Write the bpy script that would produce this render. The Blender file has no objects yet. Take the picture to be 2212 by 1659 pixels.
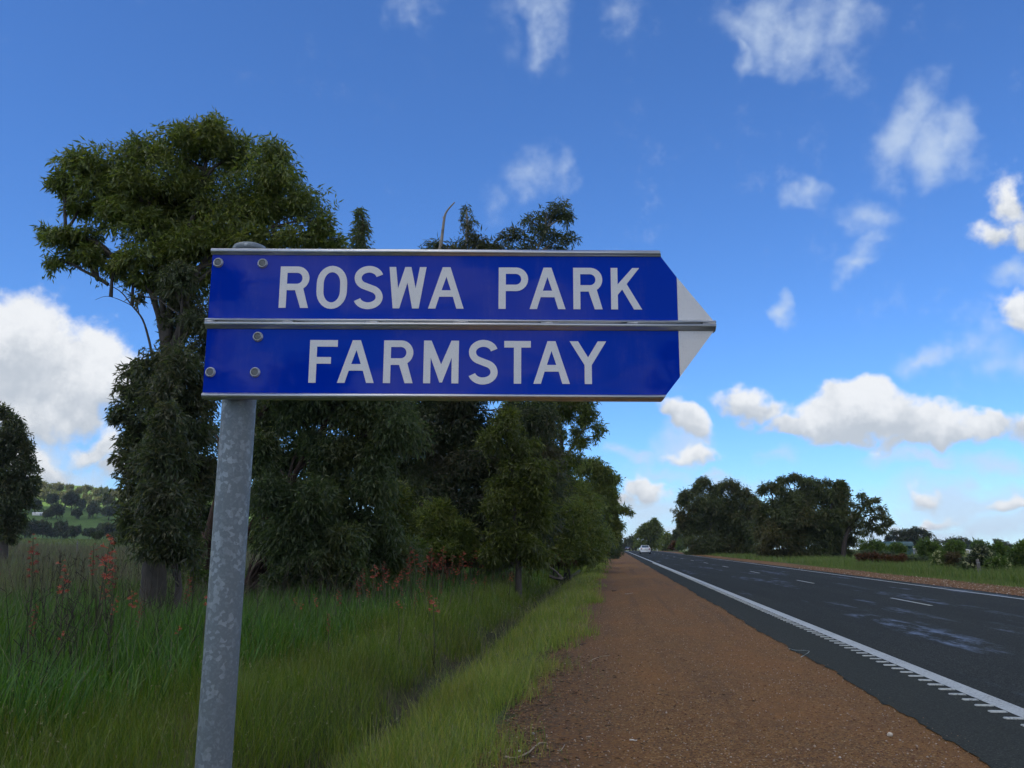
import bpy, bmesh, math, random
import numpy as np
from mathutils import Vector, Matrix, Euler

rad = math.radians
scene = bpy.context.scene
COL = scene.collection
RNG = np.random.default_rng(7)
random.seed(7)

# ------------------------------------------------------------------ camera, world, sun, exposure
CAM_H, PITCH, YAW = 1.43, rad(10.638), rad(6.53)
cam_data = bpy.data.cameras.new('camera')
cam_data.sensor_width = 36.0
cam_data.lens = 36.0 * 2095 / 2500
cam_data.clip_start = 0.05
cam_data.clip_end = 9000
cam = bpy.data.objects.new('camera', cam_data)
COL.objects.link(cam)
cam.location = (0, 0, CAM_H)
cam.rotation_euler = (rad(90) + PITCH, 0, YAW)
scene.camera = cam
scene.view_settings.view_transform = 'Standard'
scene.view_settings.look = 'None'
scene.view_settings.gamma = 1
scene.view_settings.exposure = 0.35
scene.view_settings.use_curve_mapping = False
scene.cycles.max_bounces = 8
scene.cycles.transparent_max_bounces = 8
scene.cycles.use_denoising = True

_R = Euler((rad(90) + PITCH, 0, YAW)).to_matrix()


def ray(px, py):
    """direction through a point of the photograph (2212 x 1659 units)"""
    return _R @ Vector(((px - 1106) / 1853.7, (829.5 - py) / 1853.7, -1))


def P(px, py, Y):
    d = ray(px, py)
    return Vector((0, 0, CAM_H)) + d * (Y / d.y)


def mpp(px, py, Y):
    """metres per photo unit at world distance Y"""
    d = ray(px, py)
    return (Y / d.y) / 1853.7


# --- node helper
class NT:
    def __init__(self, tree):
        self.t = tree
        self.t.nodes.clear()

    def n(self, kind, props=None, out=0, **ins):
        nd = self.t.nodes.new(kind)
        for k, v in (props or {}).items():
            setattr(nd, k, v)
        for k, v in ins.items():
            if v is None:
                continue
            key = int(k[1:]) if k[0] == 'i' and k[1:].isdigit() else k.replace('_', ' ')
            s = nd.inputs[key]
            if isinstance(v, bpy.types.NodeSocket):
                self.t.links.new(v, s)
            elif v is not None:
                if isinstance(v, (tuple, list)) and s.type == 'RGBA' and len(v) == 3:
                    v = (*v, 1)
                s.default_value = v
        self.last = nd
        return nd.outputs[out] if len(nd.outputs) else None

    def m(self, op, a, b=None, c=None, clamp=False):
        return self.n('ShaderNodeMath', {'operation': op, 'use_clamp': clamp}, i0=a, i1=b, i2=c)

    def v(self, op, a, b=None, out=0):
        return self.n('ShaderNodeVectorMath', {'operation': op}, out=out, i0=a, i1=b)

    def noise(self, vec, scale, detail=3, rough=.5, out=0):
        return self.n('ShaderNodeTexNoise', out=out, Vector=vec, Scale=scale, Detail=detail, Roughness=rough)

    def mix(self, f, a, b, blend='MIX'):
        nd = self.t.nodes.new('ShaderNodeMix')
        nd.data_type = 'RGBA'
        nd.blend_type = blend
        for s, v in ((nd.inputs[0], f), (nd.inputs[6], a), (nd.inputs[7], b)):
            if isinstance(v, bpy.types.NodeSocket):
                self.t.links.new(v, s)
            else:
                s.default_value = (*v, 1) if isinstance(v, (tuple, list)) and len(v) == 3 else v
        return nd.outputs[2]

    def ss(self, x, lo, hi, a=0.0, b=1.0):
        return self.n('ShaderNodeMapRange', {'interpolation_type': 'SMOOTHSTEP'}, Value=x,
                      From_Min=lo, From_Max=hi, To_Min=a, To_Max=b)

    def ramp(self, f, stops):
        o = self.n('ShaderNodeValToRGB', Fac=f)
        cr = self.last.color_ramp
        while len(cr.elements) < len(stops):
            cr.elements.new(.5)
        for e, (p, c) in zip(cr.elements, stops):
            e.position = p
            e.color = (*c, 1)
        return o


# --- world: Nishita sky and clouds, all by direction
SUN_EL, SUN_AZ = rad(52), rad(218)      # azimuth clockwise from +Y: behind the camera, to the left
sun_dir = Vector((math.sin(SUN_AZ) * math.cos(SUN_EL), math.cos(SUN_AZ) * math.cos(SUN_EL), math.sin(SUN_EL)))
world = bpy.data.worlds.new('World')
scene.world = world
world.use_nodes = True
w = NT(world.node_tree)
SKY_STRENGTH = 0.097
sky = w.n('ShaderNodeTexSky', {'sky_type': 'NISHITA', 'sun_disc': False, 'sun_elevation': SUN_EL,
                               'sun_rotation': SUN_AZ, 'altitude': 60, 'air_density': 1.0,
                               'dust_density': 0.0, 'ozone_density': 5.0})
D0 = w.n('ShaderNodeTexCoord', out=0)
wn1 = w.noise(D0, 9, 2, .6, out=1)
wn2 = w.noise(D0, 34, 2, .6, out=1)
warp = w.v('ADD', w.n('ShaderNodeVectorMath', {'operation': 'SCALE'}, i0=w.v('SUBTRACT', wn1, (.5, .5, .5)), Scale=.075),
           w.n('ShaderNodeVectorMath', {'operation': 'SCALE'}, i0=w.v('SUBTRACT', wn2, (.5, .5, .5)), Scale=.03))
DW = w.v('ADD', D0, warp)
fbm = w.noise(D0, 15, 5, .60)
fine = w.noise(D0, 60, 5, .66)


def cloud_field(specs):
    """max over ellipses; returns density and height inside the cloud"""
    dens, hsum, wsum = None, None, None
    for px, py, rx, ry, ang, amp in specs:
        c = ray(px, py).normalized()
        right = Vector((c.y, -c.x, 0)).normalized()
        up = right.cross(c)
        a = rad(ang)
        t1 = right * math.cos(a) + up * math.sin(a)
        t2 = -right * math.sin(a) + up * math.cos(a)
        eul = Matrix((t1, t2, c)).transposed().to_euler()
        k = 1 / 1853.7 / ray(px, py).length * 1.0
        src = DW
        if dens is not None:      # chained, so that the shader keeps few values alive at a time
            src = w.n('ShaderNodeVectorMath', {'operation': 'MULTIPLY_ADD'}, i0=wsum, i1=(1e-7, 1e-7, 1e-7), i2=DW)
        loc = w.n('ShaderNodeMapping', {'vector_type': 'TEXTURE'}, Vector=src, Location=tuple(c),
                  Rotation=tuple(eul), Scale=(rx * k, ry * k, .5))
        ln = w.v('LENGTH', loc, out=1)
        g = w.m('MULTIPLY', w.m('SUBTRACT', 1.0, ln, clamp=True), amp)
        up_loc = w.n('ShaderNodeSeparateXYZ', out=1, Vector=loc)
        gh = w.m('MULTIPLY', g, up_loc)
        if dens is None:
            dens, hsum, wsum = g, gh, g
        else:
            dens = w.m('SMOOTH_MAX', dens, g, .12)
            hsum = w.m('ADD', hsum, gh)
            wsum = w.m('ADD', wsum, g)
    return dens, w.m('DIVIDE', hsum, w.m('ADD', wsum, .02))


CUMULUS = [  # px, py, rx, ry, tilt, strength
    (60, 790, 260, 175, -12, 1.2), (220, 790, 150, 120, -20, 1.1), (20, 720, 130, 120, 0, 1.2), (-150, 800, 250, 160, 0, 1.2),
    (80, 990, 140, 60, 0, .9), (60, 900, 130, 60, 0, .8), (230, 850, 110, 50, -10, .8), (210, 960, 90, 60, 20, .9), (260, 1000, 100, 50, 0, .8),
    (1862, 862, 120, 92, -4, 1.5), (1890, 880, 170, 90, -10, 1.35), (1970, 912, 165, 82, -14, 1.3), (1810, 912, 150, 62, 0, 1.2), (1632, 882, 92, 44, -24, .95),
    (1735, 926, 120, 34, -4, .95), (2010, 955, 180, 40, 5, 1.0), (2140, 925, 120, 40, 8, .85), (2250, 925, 110, 46, 0, .85),
    (1497, 902, 74, 46, -28, 1.15), (1500, 972, 84, 30, 0, .62),
    (1375, 1048, 66, 34, -10, 1.05), (1330, 1062, 60, 26, 0, .7),
    (2190, 450, 50, 85, 10, .72), (2140, 515, 70, 46, 25, .72), (2200, 530, 60, 50, 0, .75),
    (2185, 698, 66, 44, 0, .75), (2240, 690, 60, 50, 0, .75),
    (1975, 1065, 70, 22, 0, .75), (2190, 1085, 70, 24, 0, .7), (1975, 1115, 90, 22, 12, .8),
]
WISPS = [(1480, 955, 100, 62, 0, 1.0), (2060, 1075, 240, 62, -6, 1.3), (1960, 1150, 260, 50, 0, 1.2), (2150, 1010, 120, 40, 0, .9), (1400, 1085, 150, 60, 0, 1.2), (1560, 1040, 160, 34, 0, .9), (1380, 985, 90, 30, 0, .9),
    (1180, 30, 75, 75, 20, 0.7), (1165, 100, 60, 60, -10, 0.7), (1100, 40, 60, 90, 0, 0.35), (880, 8, 110, 40, -10, 0.55), (1340, 5, 80, 45, -20, 0.5),
    (1640, 15, 130, 60, -15, 0.75), (1740, 40, 120, 75, 10, 0.75), (1830, 20, 120, 75, 0, 0.7), (1860, 130, 75, 75, 15, 0.5), (1595, 88, 42, 32, 10, 0.7),
    (1970, 270, 85, 80, -40, 0.95), (2040, 310, 110, 75, -5, 1), (2105, 300, 70, 70, 20, 0.9), (2030, 360, 70, 40, 0, 0.7), (1900, 350, 60, 40, 20, 0.4),
    (1735, 440, 70, 42, -10, 0.65), (1860, 465, 85, 55, -15, 0.7), (1860, 560, 55, 100, -25, 0.6), (1850, 595, 55, 45, 20, 0.85),
    (1140, 390, 110, 60, -5, 0.6), (1215, 385, 60, 50, 0, 0.55), (1070, 460, 60, 45, -30, 0.45), (830, 415, 60, 35, 0, 0.3),
    (1693, 684, 38, 34, 0, 1), (2000, 762, 85, 45, 0, 0.85), (2110, 740, 60, 60, 0, 0.5), (2160, 780, 60, 60, -20, 0.65), (2175, 615, 70, 50, 0, 0.9),
    (1690, 995, 75, 28, 0, 0.74), (1990, 1005, 130, 30, -3, 1.28), (1900, 990, 90, 22, -4, 0.81), (1340, 980, 70, 26, 0, 0.81), (1540, 1018, 60, 18, 0, 0.94),
    (1420, 1020, 130, 30, 0, 0.74), (1480, 1075, 160, 40, 0, 0.74), (1400, 1110, 200, 40, 0, 0.94), (2060, 1090, 150, 50, -10, 1.08), (1950, 1120, 140, 40, 0, 0.81),
    (2160, 1130, 170, 45, 0, 1.22), (1700, 1080, 300, 60, 0, 0.54), (1420, 1150, 150, 40, 0, 1.08), (150, 1030, 170, 60, 0, 1.28), (90, 960, 160, 60, 0, 1.08), (40, 900, 150, 50, 0, 0.7),
]
K = .785 / SKY_STRENGTH
tint = w.mix(1.0, sky, (.66, 1.01, 1.46), 'MULTIPLY')
# broken cloud over the unseen sky, made whiter and thicker to add light
sep = w.n('ShaderNodeSeparateXYZ', Vector=D0)
dz = w.last.outputs[2]
pl = w.n('ShaderNodeVectorMath', {'operation': 'SCALE'}, i0=D0, Scale=w.m('DIVIDE', 1.0, w.m('ADD', w.m('MAXIMUM', dz, 0.0), .22)))
GEN_SHIFT = (9.1, 5.5, 0.0)
gen = w.m('ADD', w.noise(w.v('ADD', pl, GEN_SHIFT), 1.7, 5, .58), .07)
off = w.ss(w.v('DOT_PRODUCT', D0, tuple(ray(1106, 829.5).normalized()), out=1), .80, .70)
a_g = w.m('MULTIPLY', w.m('MULTIPLY', w.ss(gen, .49, .64), off), .97)
c_gen = w.mix(w.ss(gen, .55, .80), tuple(K * c for c in (1.25, 1.22, 1.18)), tuple(K * c for c in (.84, .85, .86)))
open_sky = w.n('ShaderNodeBackground', Color=w.mix(a_g, tint, c_gen), Strength=SKY_STRENGTH)


def cloudy(x0, x1):
    """sky and clouds between two bearings (photo units); each part of the sky evaluates only its own clouds"""
    near = lambda c: c[0] + max(c[2], c[3]) + 150 > x0 and c[0] - max(c[2], c[3]) - 150 < x1
    cums, wiss = [c for c in CUMULUS if near(c)], [c for c in WISPS if near(c)]
    tex = w.m('ADD', w.m('MULTIPLY', w.m('SUBTRACT', fbm, .5), .75), w.m('MULTIPLY', w.m('SUBTRACT', fine, .5), .3))
    col = tint
    if wiss:
        dw, hw = cloud_field(wiss)
        a_w = w.m('MULTIPLY', w.m('MULTIPLY', w.ss(w.m('ADD', dw, w.m('MULTIPLY', tex, .9)), .06, 1.05), w.ss(dw, 0, .35)), .74)
        col = w.mix(a_w, col, tuple(K * c for c in (.62, .74, .90)))
    if cums:
        dc, hc = cloud_field(cums)
        a_c = w.m('MULTIPLY', w.m('MULTIPLY', w.ss(w.m('ADD', dc, w.m('MULTIPLY', tex, 1.0)), .14, .58), w.ss(dc, 0, .25)), .97)
        hgt = w.m('ADD', w.m('ADD', hc, w.m('MULTIPLY', w.m('SUBTRACT', fbm, .5), 1.6)), w.m('MULTIPLY', w.m('SUBTRACT', fine, .5), .5))
        bright = w.ss(hgt, -.50, .48)
        col = w.mix(a_c, col, w.mix(bright, tuple(K * c for c in (.56, .61, .67)), tuple(K * c for c in (.92, .94, .96))))
    return w.n('ShaderNodeBackground', Color=w.mix(a_g, col, c_gen), Strength=SKY_STRENGTH)


def east_of(px):
    """1 where the direction lies clockwise of a bearing"""
    d = ray(px, 829.5)
    return w.m('GREATER_THAN', w.v('DOT_PRODUCT', D0, (d.y, -d.x, 0), out=1), 0.0)


front = w.m('GREATER_THAN', w.v('DOT_PRODUCT', D0, tuple(ray(1106, 829.5).normalized()), out=1), .69)
west, middle, east = cloudy(-900, 720), cloudy(720, 1300), cloudy(1300, 3000)
shader = w.n('ShaderNodeMixShader', Fac=east_of(720), i1=west, i2=middle)
shader = w.n('ShaderNodeMixShader', Fac=east_of(1300), i1=shader, i2=east)
shader = w.n('ShaderNodeMixShader', Fac=front, i1=open_sky, i2=shader)
w.n('ShaderNodeOutputWorld', Surface=shader)
world.cycles.sampling_method = 'MANUAL'
world.cycles.sample_map_resolution = 512

sun_data = bpy.data.lights.new('sun', 'SUN')
sun_data.energy = 5.0
sun_data.angle = rad(0.5)
sun_data.color = (1.0, .95, .86)
sun = bpy.data.objects.new('sun', sun_data)
COL.objects.link(sun)
sun.rotation_euler = sun_dir.to_track_quat('Z', 'Y').to_euler()
sun.location = (-30, -40, 60)


# ------------------------------------------------------------------ object helpers
def tag(o, label=None, cat=None, group=None, kind=None):
    for k, v in (('label', label), ('category', cat), ('group', group), ('kind', kind)):
        if v:
            o[k] = v
    return o


def empty(name, loc=(0, 0, 0), rz=0.0):
    o = bpy.data.objects.new(name, None)
    o.location = loc
    o.rotation_euler = (0, 0, rz)
    o.empty_display_size = .2
    COL.objects.link(o)
    return o


def link(name, me, parent=None, loc=None):
    o = bpy.data.objects.new(name, me)
    if parent is not None:
        o.parent = parent
    if loc is not None:
        o.location = loc
    COL.objects.link(o)
    return o


def copy_tree(o, parent=None):
    c = o.copy()
    COL.objects.link(c)
    if parent is not None:
        c.parent = parent
    for ch in list(o.children):
        copy_tree(ch, c)
    return c


def mesh_np(name, V, F, mats, smooth=False, midx=None):
    """V (n,3), F list of (m,k) int arrays"""
    V = np.asarray(V, dtype=np.float32)
    F = [np.asarray(f, dtype=np.int32) for f in F if len(f)]
    me = bpy.data.meshes.new(name)
    me.vertices.add(len(V))
    me.vertices.foreach_set('co', V.ravel())
    nl = sum(f.size for f in F)
    nf = sum(len(f) for f in F)
    me.loops.add(nl)
    me.loops.foreach_set('vertex_index', np.concatenate([f.ravel() for f in F]))
    me.polygons.add(nf)
    tot = np.concatenate([np.full(len(f), f.shape[1], dtype=np.int32) for f in F])
    st = np.concatenate([[0], np.cumsum(tot)[:-1]]).astype(np.int32)
    me.polygons.foreach_set('loop_start', st)
    me.polygons.foreach_set('loop_total', tot)
    if smooth:
        me.polygons.foreach_set('use_smooth', np.ones(nf, dtype=bool))
    for m in (mats if isinstance(mats, (list, tuple)) else [mats]):
        me.materials.append(m)
    if midx is not None:
        me.polygons.foreach_set('material_index', np.asarray(midx, dtype=np.int32))
    me.update(calc_edges=True)
    return me


class MB:
    """collects shapes into one mesh"""
    def __init__(self):
        self.V, self.Q, self.T, self.n = [], [], [], 0

    def add(self, V, quads=(), tris=()):
        V = np.asarray(V, dtype=float).reshape(-1, 3)
        if len(quads):
            self.Q.append(np.asarray(quads, dtype=int) + self.n)
        if len(tris):
            self.T.append(np.asarray(tris, dtype=int) + self.n)
        self.V.append(V)
        self.n += len(V)

    def box(self, c, s, rz=0.0, taper=1.0, tilt=None):
        x, y, z = s[0] / 2, s[1] / 2, s[2] / 2
        v = np.array([[sx * x * (taper if sz > 0 else 1), sy * y * (taper if sz > 0 else 1), sz * z]
                      for sz in (-1, 1) for sx, sy in ((-1, -1), (1, -1), (1, 1), (-1, 1))])
        if tilt is not None:
            v = v @ np.array(Euler(tilt).to_matrix()).T
        cz, sn = math.cos(rz), math.sin(rz)
        v = v @ np.array([[cz, -sn, 0], [sn, cz, 0], [0, 0, 1]]).T + np.array(c)
        self.add(v, [(0, 3, 2, 1), (4, 5, 6, 7), (0, 1, 5, 4), (1, 2, 6, 5), (2, 3, 7, 6), (3, 0, 4, 7)])

    def tube(self, path, radii, sides=6, caps=True):
        p = np.asarray(path, dtype=float)
        n = len(p)
        r = np.broadcast_to(np.asarray(radii, dtype=float), (n,))
        t = np.gradient(p, axis=0)
        t /= np.linalg.norm(t, axis=1)[:, None] + 1e-9
        ref = np.array([0.31, 0.87, 0.38])
        a = np.cross(t, ref)
        a /= np.linalg.norm(a, axis=1)[:, None] + 1e-9
        b = np.cross(t, a)
        th = np.arange(sides) / sides * 2 * np.pi
        v = p[:, None] + r[:, None, None] * (a[:, None] * np.cos(th)[None, :, None] + b[:, None] * np.sin(th)[None, :, None])
        i = np.arange(n - 1)[:, None] * sides
        j = np.arange(sides)[None]
        k = (j + 1) % sides
        q = np.stack([i + j, i + k, i + sides + k, i + sides + j], -1).reshape(-1, 4)
        if caps:
            vv = np.concatenate([v.reshape(-1, 3), p[:1], p[-1:]])
            c0, c1 = n * sides, n * sides + 1
            tr = [(c0, (m + 1) % sides, m) for m in range(sides)] + \
                 [(c1, (n - 1) * sides + m, (n - 1) * sides + (m + 1) % sides) for m in range(sides)]
            self.add(vv, q, tr)
        else:
            self.add(v.reshape(-1, 3), q)

    def extrude(self, prof, u0, u1):
        """profile (n,2) of (y,z) run along x"""
        p = np.asarray(prof, dtype=float)
        n = len(p)
        v = np.concatenate([np.c_[np.full(n, u0), p], np.c_[np.full(n, u1), p]])
        q = [(i, (i + 1) % n, n + (i + 1) % n, n + i) for i in range(n)]
        self.add(v, q)
        self.F = getattr(self, 'F', [])
        self.F.append((self.n - 2 * n, n))

    def mesh(self, name, mats, smooth=False):
        F = []
        if self.Q:
            F.append(np.concatenate(self.Q))
        if self.T:
            F.append(np.concatenate(self.T))
        for st, n in getattr(self, 'F', []):
            F.append(np.arange(st, st + n)[None, ::-1])
            F.append(np.arange(st + n, st + 2 * n)[None])
        return mesh_np(name, np.concatenate(self.V), F, mats, smooth)

    def build(self, name, mats, parent=None, smooth=False, loc=None):
        return link(name, self.mesh(name, mats, smooth), parent, loc)


def material(name):
    m = bpy.data.materials.new(name)
    m.use_nodes = True
    return m, NT(m.node_tree)


def out(t, shader):
    t.n('ShaderNodeOutputMaterial', Surface=shader)


def plain(name, col, rough=.6, metal=0.0, spec=.5, coat=0.0, var=.0, scale=20, bump=0.0, dirt=None):
    m, t = material(name)
    co = t.n('ShaderNodeTexCoord', out=3)
    c = col
    if var:
        f = t.noise(co, scale, 4, .6)
        c = t.mix(f, tuple(max(0, x * (1 - var)) for x in col), tuple(min(1, x * (1 + var)) for x in col))
    if dirt:
        c = t.mix(t.ss(t.noise(co, scale * .4, 5, .65), .5, .75), c, dirt)
    nrm = None
    if bump:
        nrm = t.n('ShaderNodeBump', Height=t.noise(co, scale * 2, 4, .6), Strength=bump, Distance=.02)
    out(t, t.n('ShaderNodeBsdfPrincipled', Base_Color=c, Roughness=rough, Metallic=metal, Specular_IOR_Level=spec,
               Coat_Weight=coat, Normal=nrm))
    return m


def leafy(name, cols, patch=None, patch_scale=.5, patch_amt=.6, trans=.5, rough=.42, spec=.5):
    """leaf and blade material: every leaf its own shade, larger patches of another natural colour"""
    m, t = material(name)
    rnd = t.n('ShaderNodeNewGeometry', out='Random Per Island')
    n = len(cols)
    c = t.ramp(rnd, [(i / (n - 1), cols[i]) for i in range(n)])
    if patch:
        pos = t.n('ShaderNodeNewGeometry', out='Position')
        f = t.ss(t.m('ADD', t.noise(pos, patch_scale, 3, .6), t.m('MULTIPLY', t.m('SUBTRACT', rnd, .5), .25)), .48, .66, 0, patch_amt)
        c = t.mix(f, c, patch)
    p = t.n('ShaderNodeBsdfPrincipled', Base_Color=c, Roughness=rough, Specular_IOR_Level=spec)
    tr = t.n('ShaderNodeBsdfTranslucent', Color=t.mix(1.0, c, (1.25, 1.35, .7), 'MULTIPLY'))
    out(t, t.n('ShaderNodeMixShader', Fac=trans, i1=p, i2=tr))
    return m


# ------------------------------------------------------------------ terrain
PX = [-2500, -400, -95, -60, -30, -15, -9, -4.5, -3.3, -2.75, -2.25, -1.75, -1.0, -0.6, 2.4, 11.5, 14.2, 16, 20, 40, 4000]
PZ = [3.2, 3.2, 2.3, 1.35, .40, .08, .02, -.02, -.12, -.52, -.56, -.24, -.05, -.01, 0, 0, -.03, -.16, -.10, .05, .05]


def sstep(x):
    x = np.clip(x, 0, 1)
    return x * x * (3 - 2 * x)


def flat(x, y):
    x, y = np.asarray(x, float), np.asarray(y, float)
    z = np.interp(x, PX, PZ)
    # the road runs gently downhill and out of sight
    d = np.clip(y - 180, 0, 260)
    drop = -3.1e-5 * d * d - np.clip(y - 440, 0, 1e9) * .004
    return z + drop * sstep((x + 120) / 80)


def hill_z(x, y):
    x, y = np.asarray(x, float), np.asarray(y, float)
    g = sstep((y - 330) / 520) * (1 - .55 * sstep((y - 860) / 500))
    ridge = 62 - 16 * sstep((x + 560) / 160) - 30 * sstep((x + 420) / 260) + 3 * np.sin(x / 37.) + 2.2 * np.sin(x / 17. + y / 40.)
    side = 1 - sstep((x + 330) / 230)
    return -2.0 + ridge * g * side + 2.7 * sstep(g * side * 15)


def zt(x, y):
    return np.maximum(flat(x, y), hill_z(x, y)) if np.ndim(x) else float(max(flat(x, y), hill_z(x, y)))


def hit(px, py, far=1600):
    """where the line of sight through a photo point meets the terrain"""
    d = ray(px, py)
    ys = np.concatenate([np.linspace(4, 60, 300), np.geomspace(60, far, 900)])
    s = ys / d.y
    xs, zs = d.x * s, CAM_H + d.z * s
    h = zt(xs, ys)
    k = np.nonzero(h > zs)[0]
    i = k[0] if len(k) else len(ys) - 1
    return Vector((xs[i], ys[i], h[i]))


YS = np.unique(np.concatenate([np.arange(-40, 0, 4), np.arange(0, 12, .5), np.arange(12, 40, 2), np.arange(40, 180, 8),
                               np.arange(180, 460, 10), np.geomspace(460, 6000, 24)]))


def grid(name, xs, ys, zf, mats):
    X, Y = np.meshgrid(xs, ys)
    V = np.c_[X.ravel(), Y.ravel(), zf(X, Y).ravel()]
    nx, ny = len(xs), len(ys)
    i = np.arange(ny - 1)[:, None] * nx + np.arange(nx - 1)[None]
    q = np.stack([i, i + 1, i + nx + 1, i + nx], -1).reshape(-1, 4)
    return mesh_np(name, V, [q], mats, smooth=True)


# materials of the setting
def ground_material():
    m, t = material('verge_soil')
    pos = t.n('ShaderNodeNewGeometry', out='Position')
    n1 = t.noise(pos, .35, 5, .6)
    n2 = t.noise(pos, 6, 4, .6)
    green = t.mix(n2, (.035, .060, .014), (.085, .115, .03))
    dry = t.mix(n2, (.085, .075, .035), (.13, .12, .05))
    c = t.mix(t.ss(n1, .45, .65), green, dry)
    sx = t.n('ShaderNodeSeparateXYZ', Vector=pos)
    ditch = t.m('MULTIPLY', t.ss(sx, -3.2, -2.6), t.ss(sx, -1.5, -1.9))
    c = t.mix(t.m('MULTIPLY', ditch, t.ss(n2, .25, .7, .35, .9)), c, (.020, .017, .011))  # shade in the ditch painted into the soil as a near-black tone
    bmp = t.n('ShaderNodeBump', Height=t.noise(pos, 14, 5, .7), Strength=.8, Distance=.05)
    out(t, t.n('ShaderNodeBsdfPrincipled', Base_Color=c, Roughness=.9, Specular_IOR_Level=.2, Normal=bmp))
    return m


def gravel_material():
    m, t = material('laterite_gravel')
    pos = t.n('ShaderNodeNewGeometry', out='Position')
    v = t.n('ShaderNodeTexVoronoi', {'feature': 'F1'}, out=1, Vector=pos, Scale=85.0)
    dist = t.last.outputs[0]
    v2 = t.n('ShaderNodeTexVoronoi', {'feature': 'F1'}, out=0, Vector=pos, Scale=38.0)
    r = t.n('ShaderNodeSeparateXYZ', Vector=v)
    g2 = t.last.outputs[1]
    big = t.noise(t.n('ShaderNodeMapping', Vector=pos, Scale=(1.0, .35, 1.0)), .8, 5, .6)
    mid = t.noise(pos, 3.5, 4, .65)
    c = t.ramp(r, [(0, (.038, .018, .005)), (.35, (.160, .073, .015)), (.7, (.24, .110, .022)), (.93, (.29, .155, .042)), (1, (.46, .34, .16))])
    c = t.mix(t.ss(mid, .45, .7, 0, .55), c, (.105, .052, .018))
    c = t.mix(t.ss(big, .42, .70, 0, .6), c, (.255, .108, .019))
    # wheel-packed, finer tracks along the shoulder
    trk = t.noise(t.n('ShaderNodeMapping', Vector=pos, Scale=(2.2, .07, 1.0)), 1.0, 4, .6)
    c = t.mix(t.ss(trk, .50, .68, 0, .55), c, (.20, .092, .018))
    c = t.mix(t.ss(trk, .46, .32, 0, .5), c, (.095, .050, .016))
    # leaf litter darkens the strip beside the grass
    sx = t.n('ShaderNodeSeparateXYZ', Vector=pos)
    lit = t.m('MULTIPLY', t.ss(t.m('ADD', sx, t.m('MULTIPLY', t.m('SUBTRACT', mid, .5), 1.6)), .35, -.6), t.ss(t.noise(pos, 22, 3, .7), .38, .6))
    c = t.mix(t.m('MULTIPLY', lit, .75), c, (.055, .036, .024))
    h = t.m('ADD', t.m('MULTIPLY', dist, -1.0), t.m('MULTIPLY', v2, -.7))
    bmp = t.n('ShaderNodeBump', Height=h, Strength=1.0, Distance=.012)
    out(t, t.n('ShaderNodeBsdfPrincipled', Base_Color=c, Roughness=.85, Specular_IOR_Level=.3, Normal=bmp))
    return m


def asphalt_material():
    m, t = material('asphalt')
    pos = t.n('ShaderNodeNewGeometry', out='Position')
    sp = t.n('ShaderNodeSeparateXYZ', Vector=pos)
    sx = sp
    v = t.n('ShaderNodeTexVoronoi', {'feature': 'F1'}, out=1, Vector=pos, Scale=110.0)
    dist = t.last.outputs[0]
    r = t.n('ShaderNodeSeparateXYZ', Vector=v)
    base = t.ramp(r, [(0, (.014, .017, .016)), (.6, (.042, .047, .042)), (.9, (.064, .069, .063)), (1, (.11, .115, .11))])
    st = t.n('ShaderNodeMapping', Vector=pos, Scale=(1.0, .09, 1.0))
    lane = t.noise(st, 1.1, 4, .6)
    base = t.mix(t.ss(lane, .35, .7, 0, .5), base, (.030, .034, .031))
    # the sealed shoulder outside the line is an older, slightly greener seal
    base = t.mix(t.ss(sx, 3.42, 3.38, 0, .35), base, (.052, .057, .046))
    # polished, damp seal along the wheel paths, its sky sheen painted pale blue
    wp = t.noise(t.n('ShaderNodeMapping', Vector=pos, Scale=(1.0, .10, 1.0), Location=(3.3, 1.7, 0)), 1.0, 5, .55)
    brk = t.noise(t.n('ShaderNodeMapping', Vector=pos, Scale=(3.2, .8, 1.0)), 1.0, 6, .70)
    damp_sheen = t.m('MULTIPLY', t.m('MULTIPLY', t.ss(wp, .545, .69), t.ss(brk, .44, .66)), t.ss(sx, 3.7, 4.2))
    base = t.mix(t.m('MULTIPLY', damp_sheen, .8), base, (.13, .18, .27))
    rough = t.m('SUBTRACT', .92, t.m('MULTIPLY', damp_sheen, .33))
    bmp = t.n('ShaderNodeBump', Height=t.m('MULTIPLY', dist, -1.0), Strength=.6, Distance=.006)
    out(t, t.n('ShaderNodeBsdfPrincipled', Base_Color=base, Roughness=rough, Specular_IOR_Level=t.m('ADD', .04, t.m('MULTIPLY', damp_sheen, .4)), Normal=bmp))
    return m


def paint_material():
    m, t = material('road_paint')
    pos = t.n('ShaderNodeNewGeometry', out='Position')
    wear = t.m('MULTIPLY', t.ss(t.noise(pos, 45, 5, .75), .47, .62), t.ss(t.noise(pos, 1.6, 3, .6), .3, .7, .30, 1.0))
    c = t.mix(wear, (.46, .48, .44), (.15, .155, .14))
    bmp = t.n('ShaderNodeBump', Height=t.noise(pos, 120, 2, .5), Strength=.4, Distance=.004)
    out(t, t.n('ShaderNodeBsdfPrincipled', Base_Color=c, Roughness=.6, Normal=bmp))
    return m


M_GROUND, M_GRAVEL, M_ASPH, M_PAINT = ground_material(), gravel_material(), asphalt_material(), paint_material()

xs = np.unique(np.concatenate([PX, np.arange(-9, -.6, .35), np.linspace(-95, -9, 30), np.linspace(-600, -95, 24), np.linspace(14.2, 40, 14),
                               np.linspace(40, 500, 12), [3.4, 6, 9]]))


def ground_h(x, y):
    z = flat(x, y)
    n = .05 * np.sin(x * 2.3 + y * .9) * np.sin(y * 1.7 - x) + .03 * np.sin(y * 4.1 + x * 3.3)
    mask = ((x < -1.2) & (x > -60)) * 1.0
    return z + n * mask * (np.abs(y) < 70)


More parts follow.
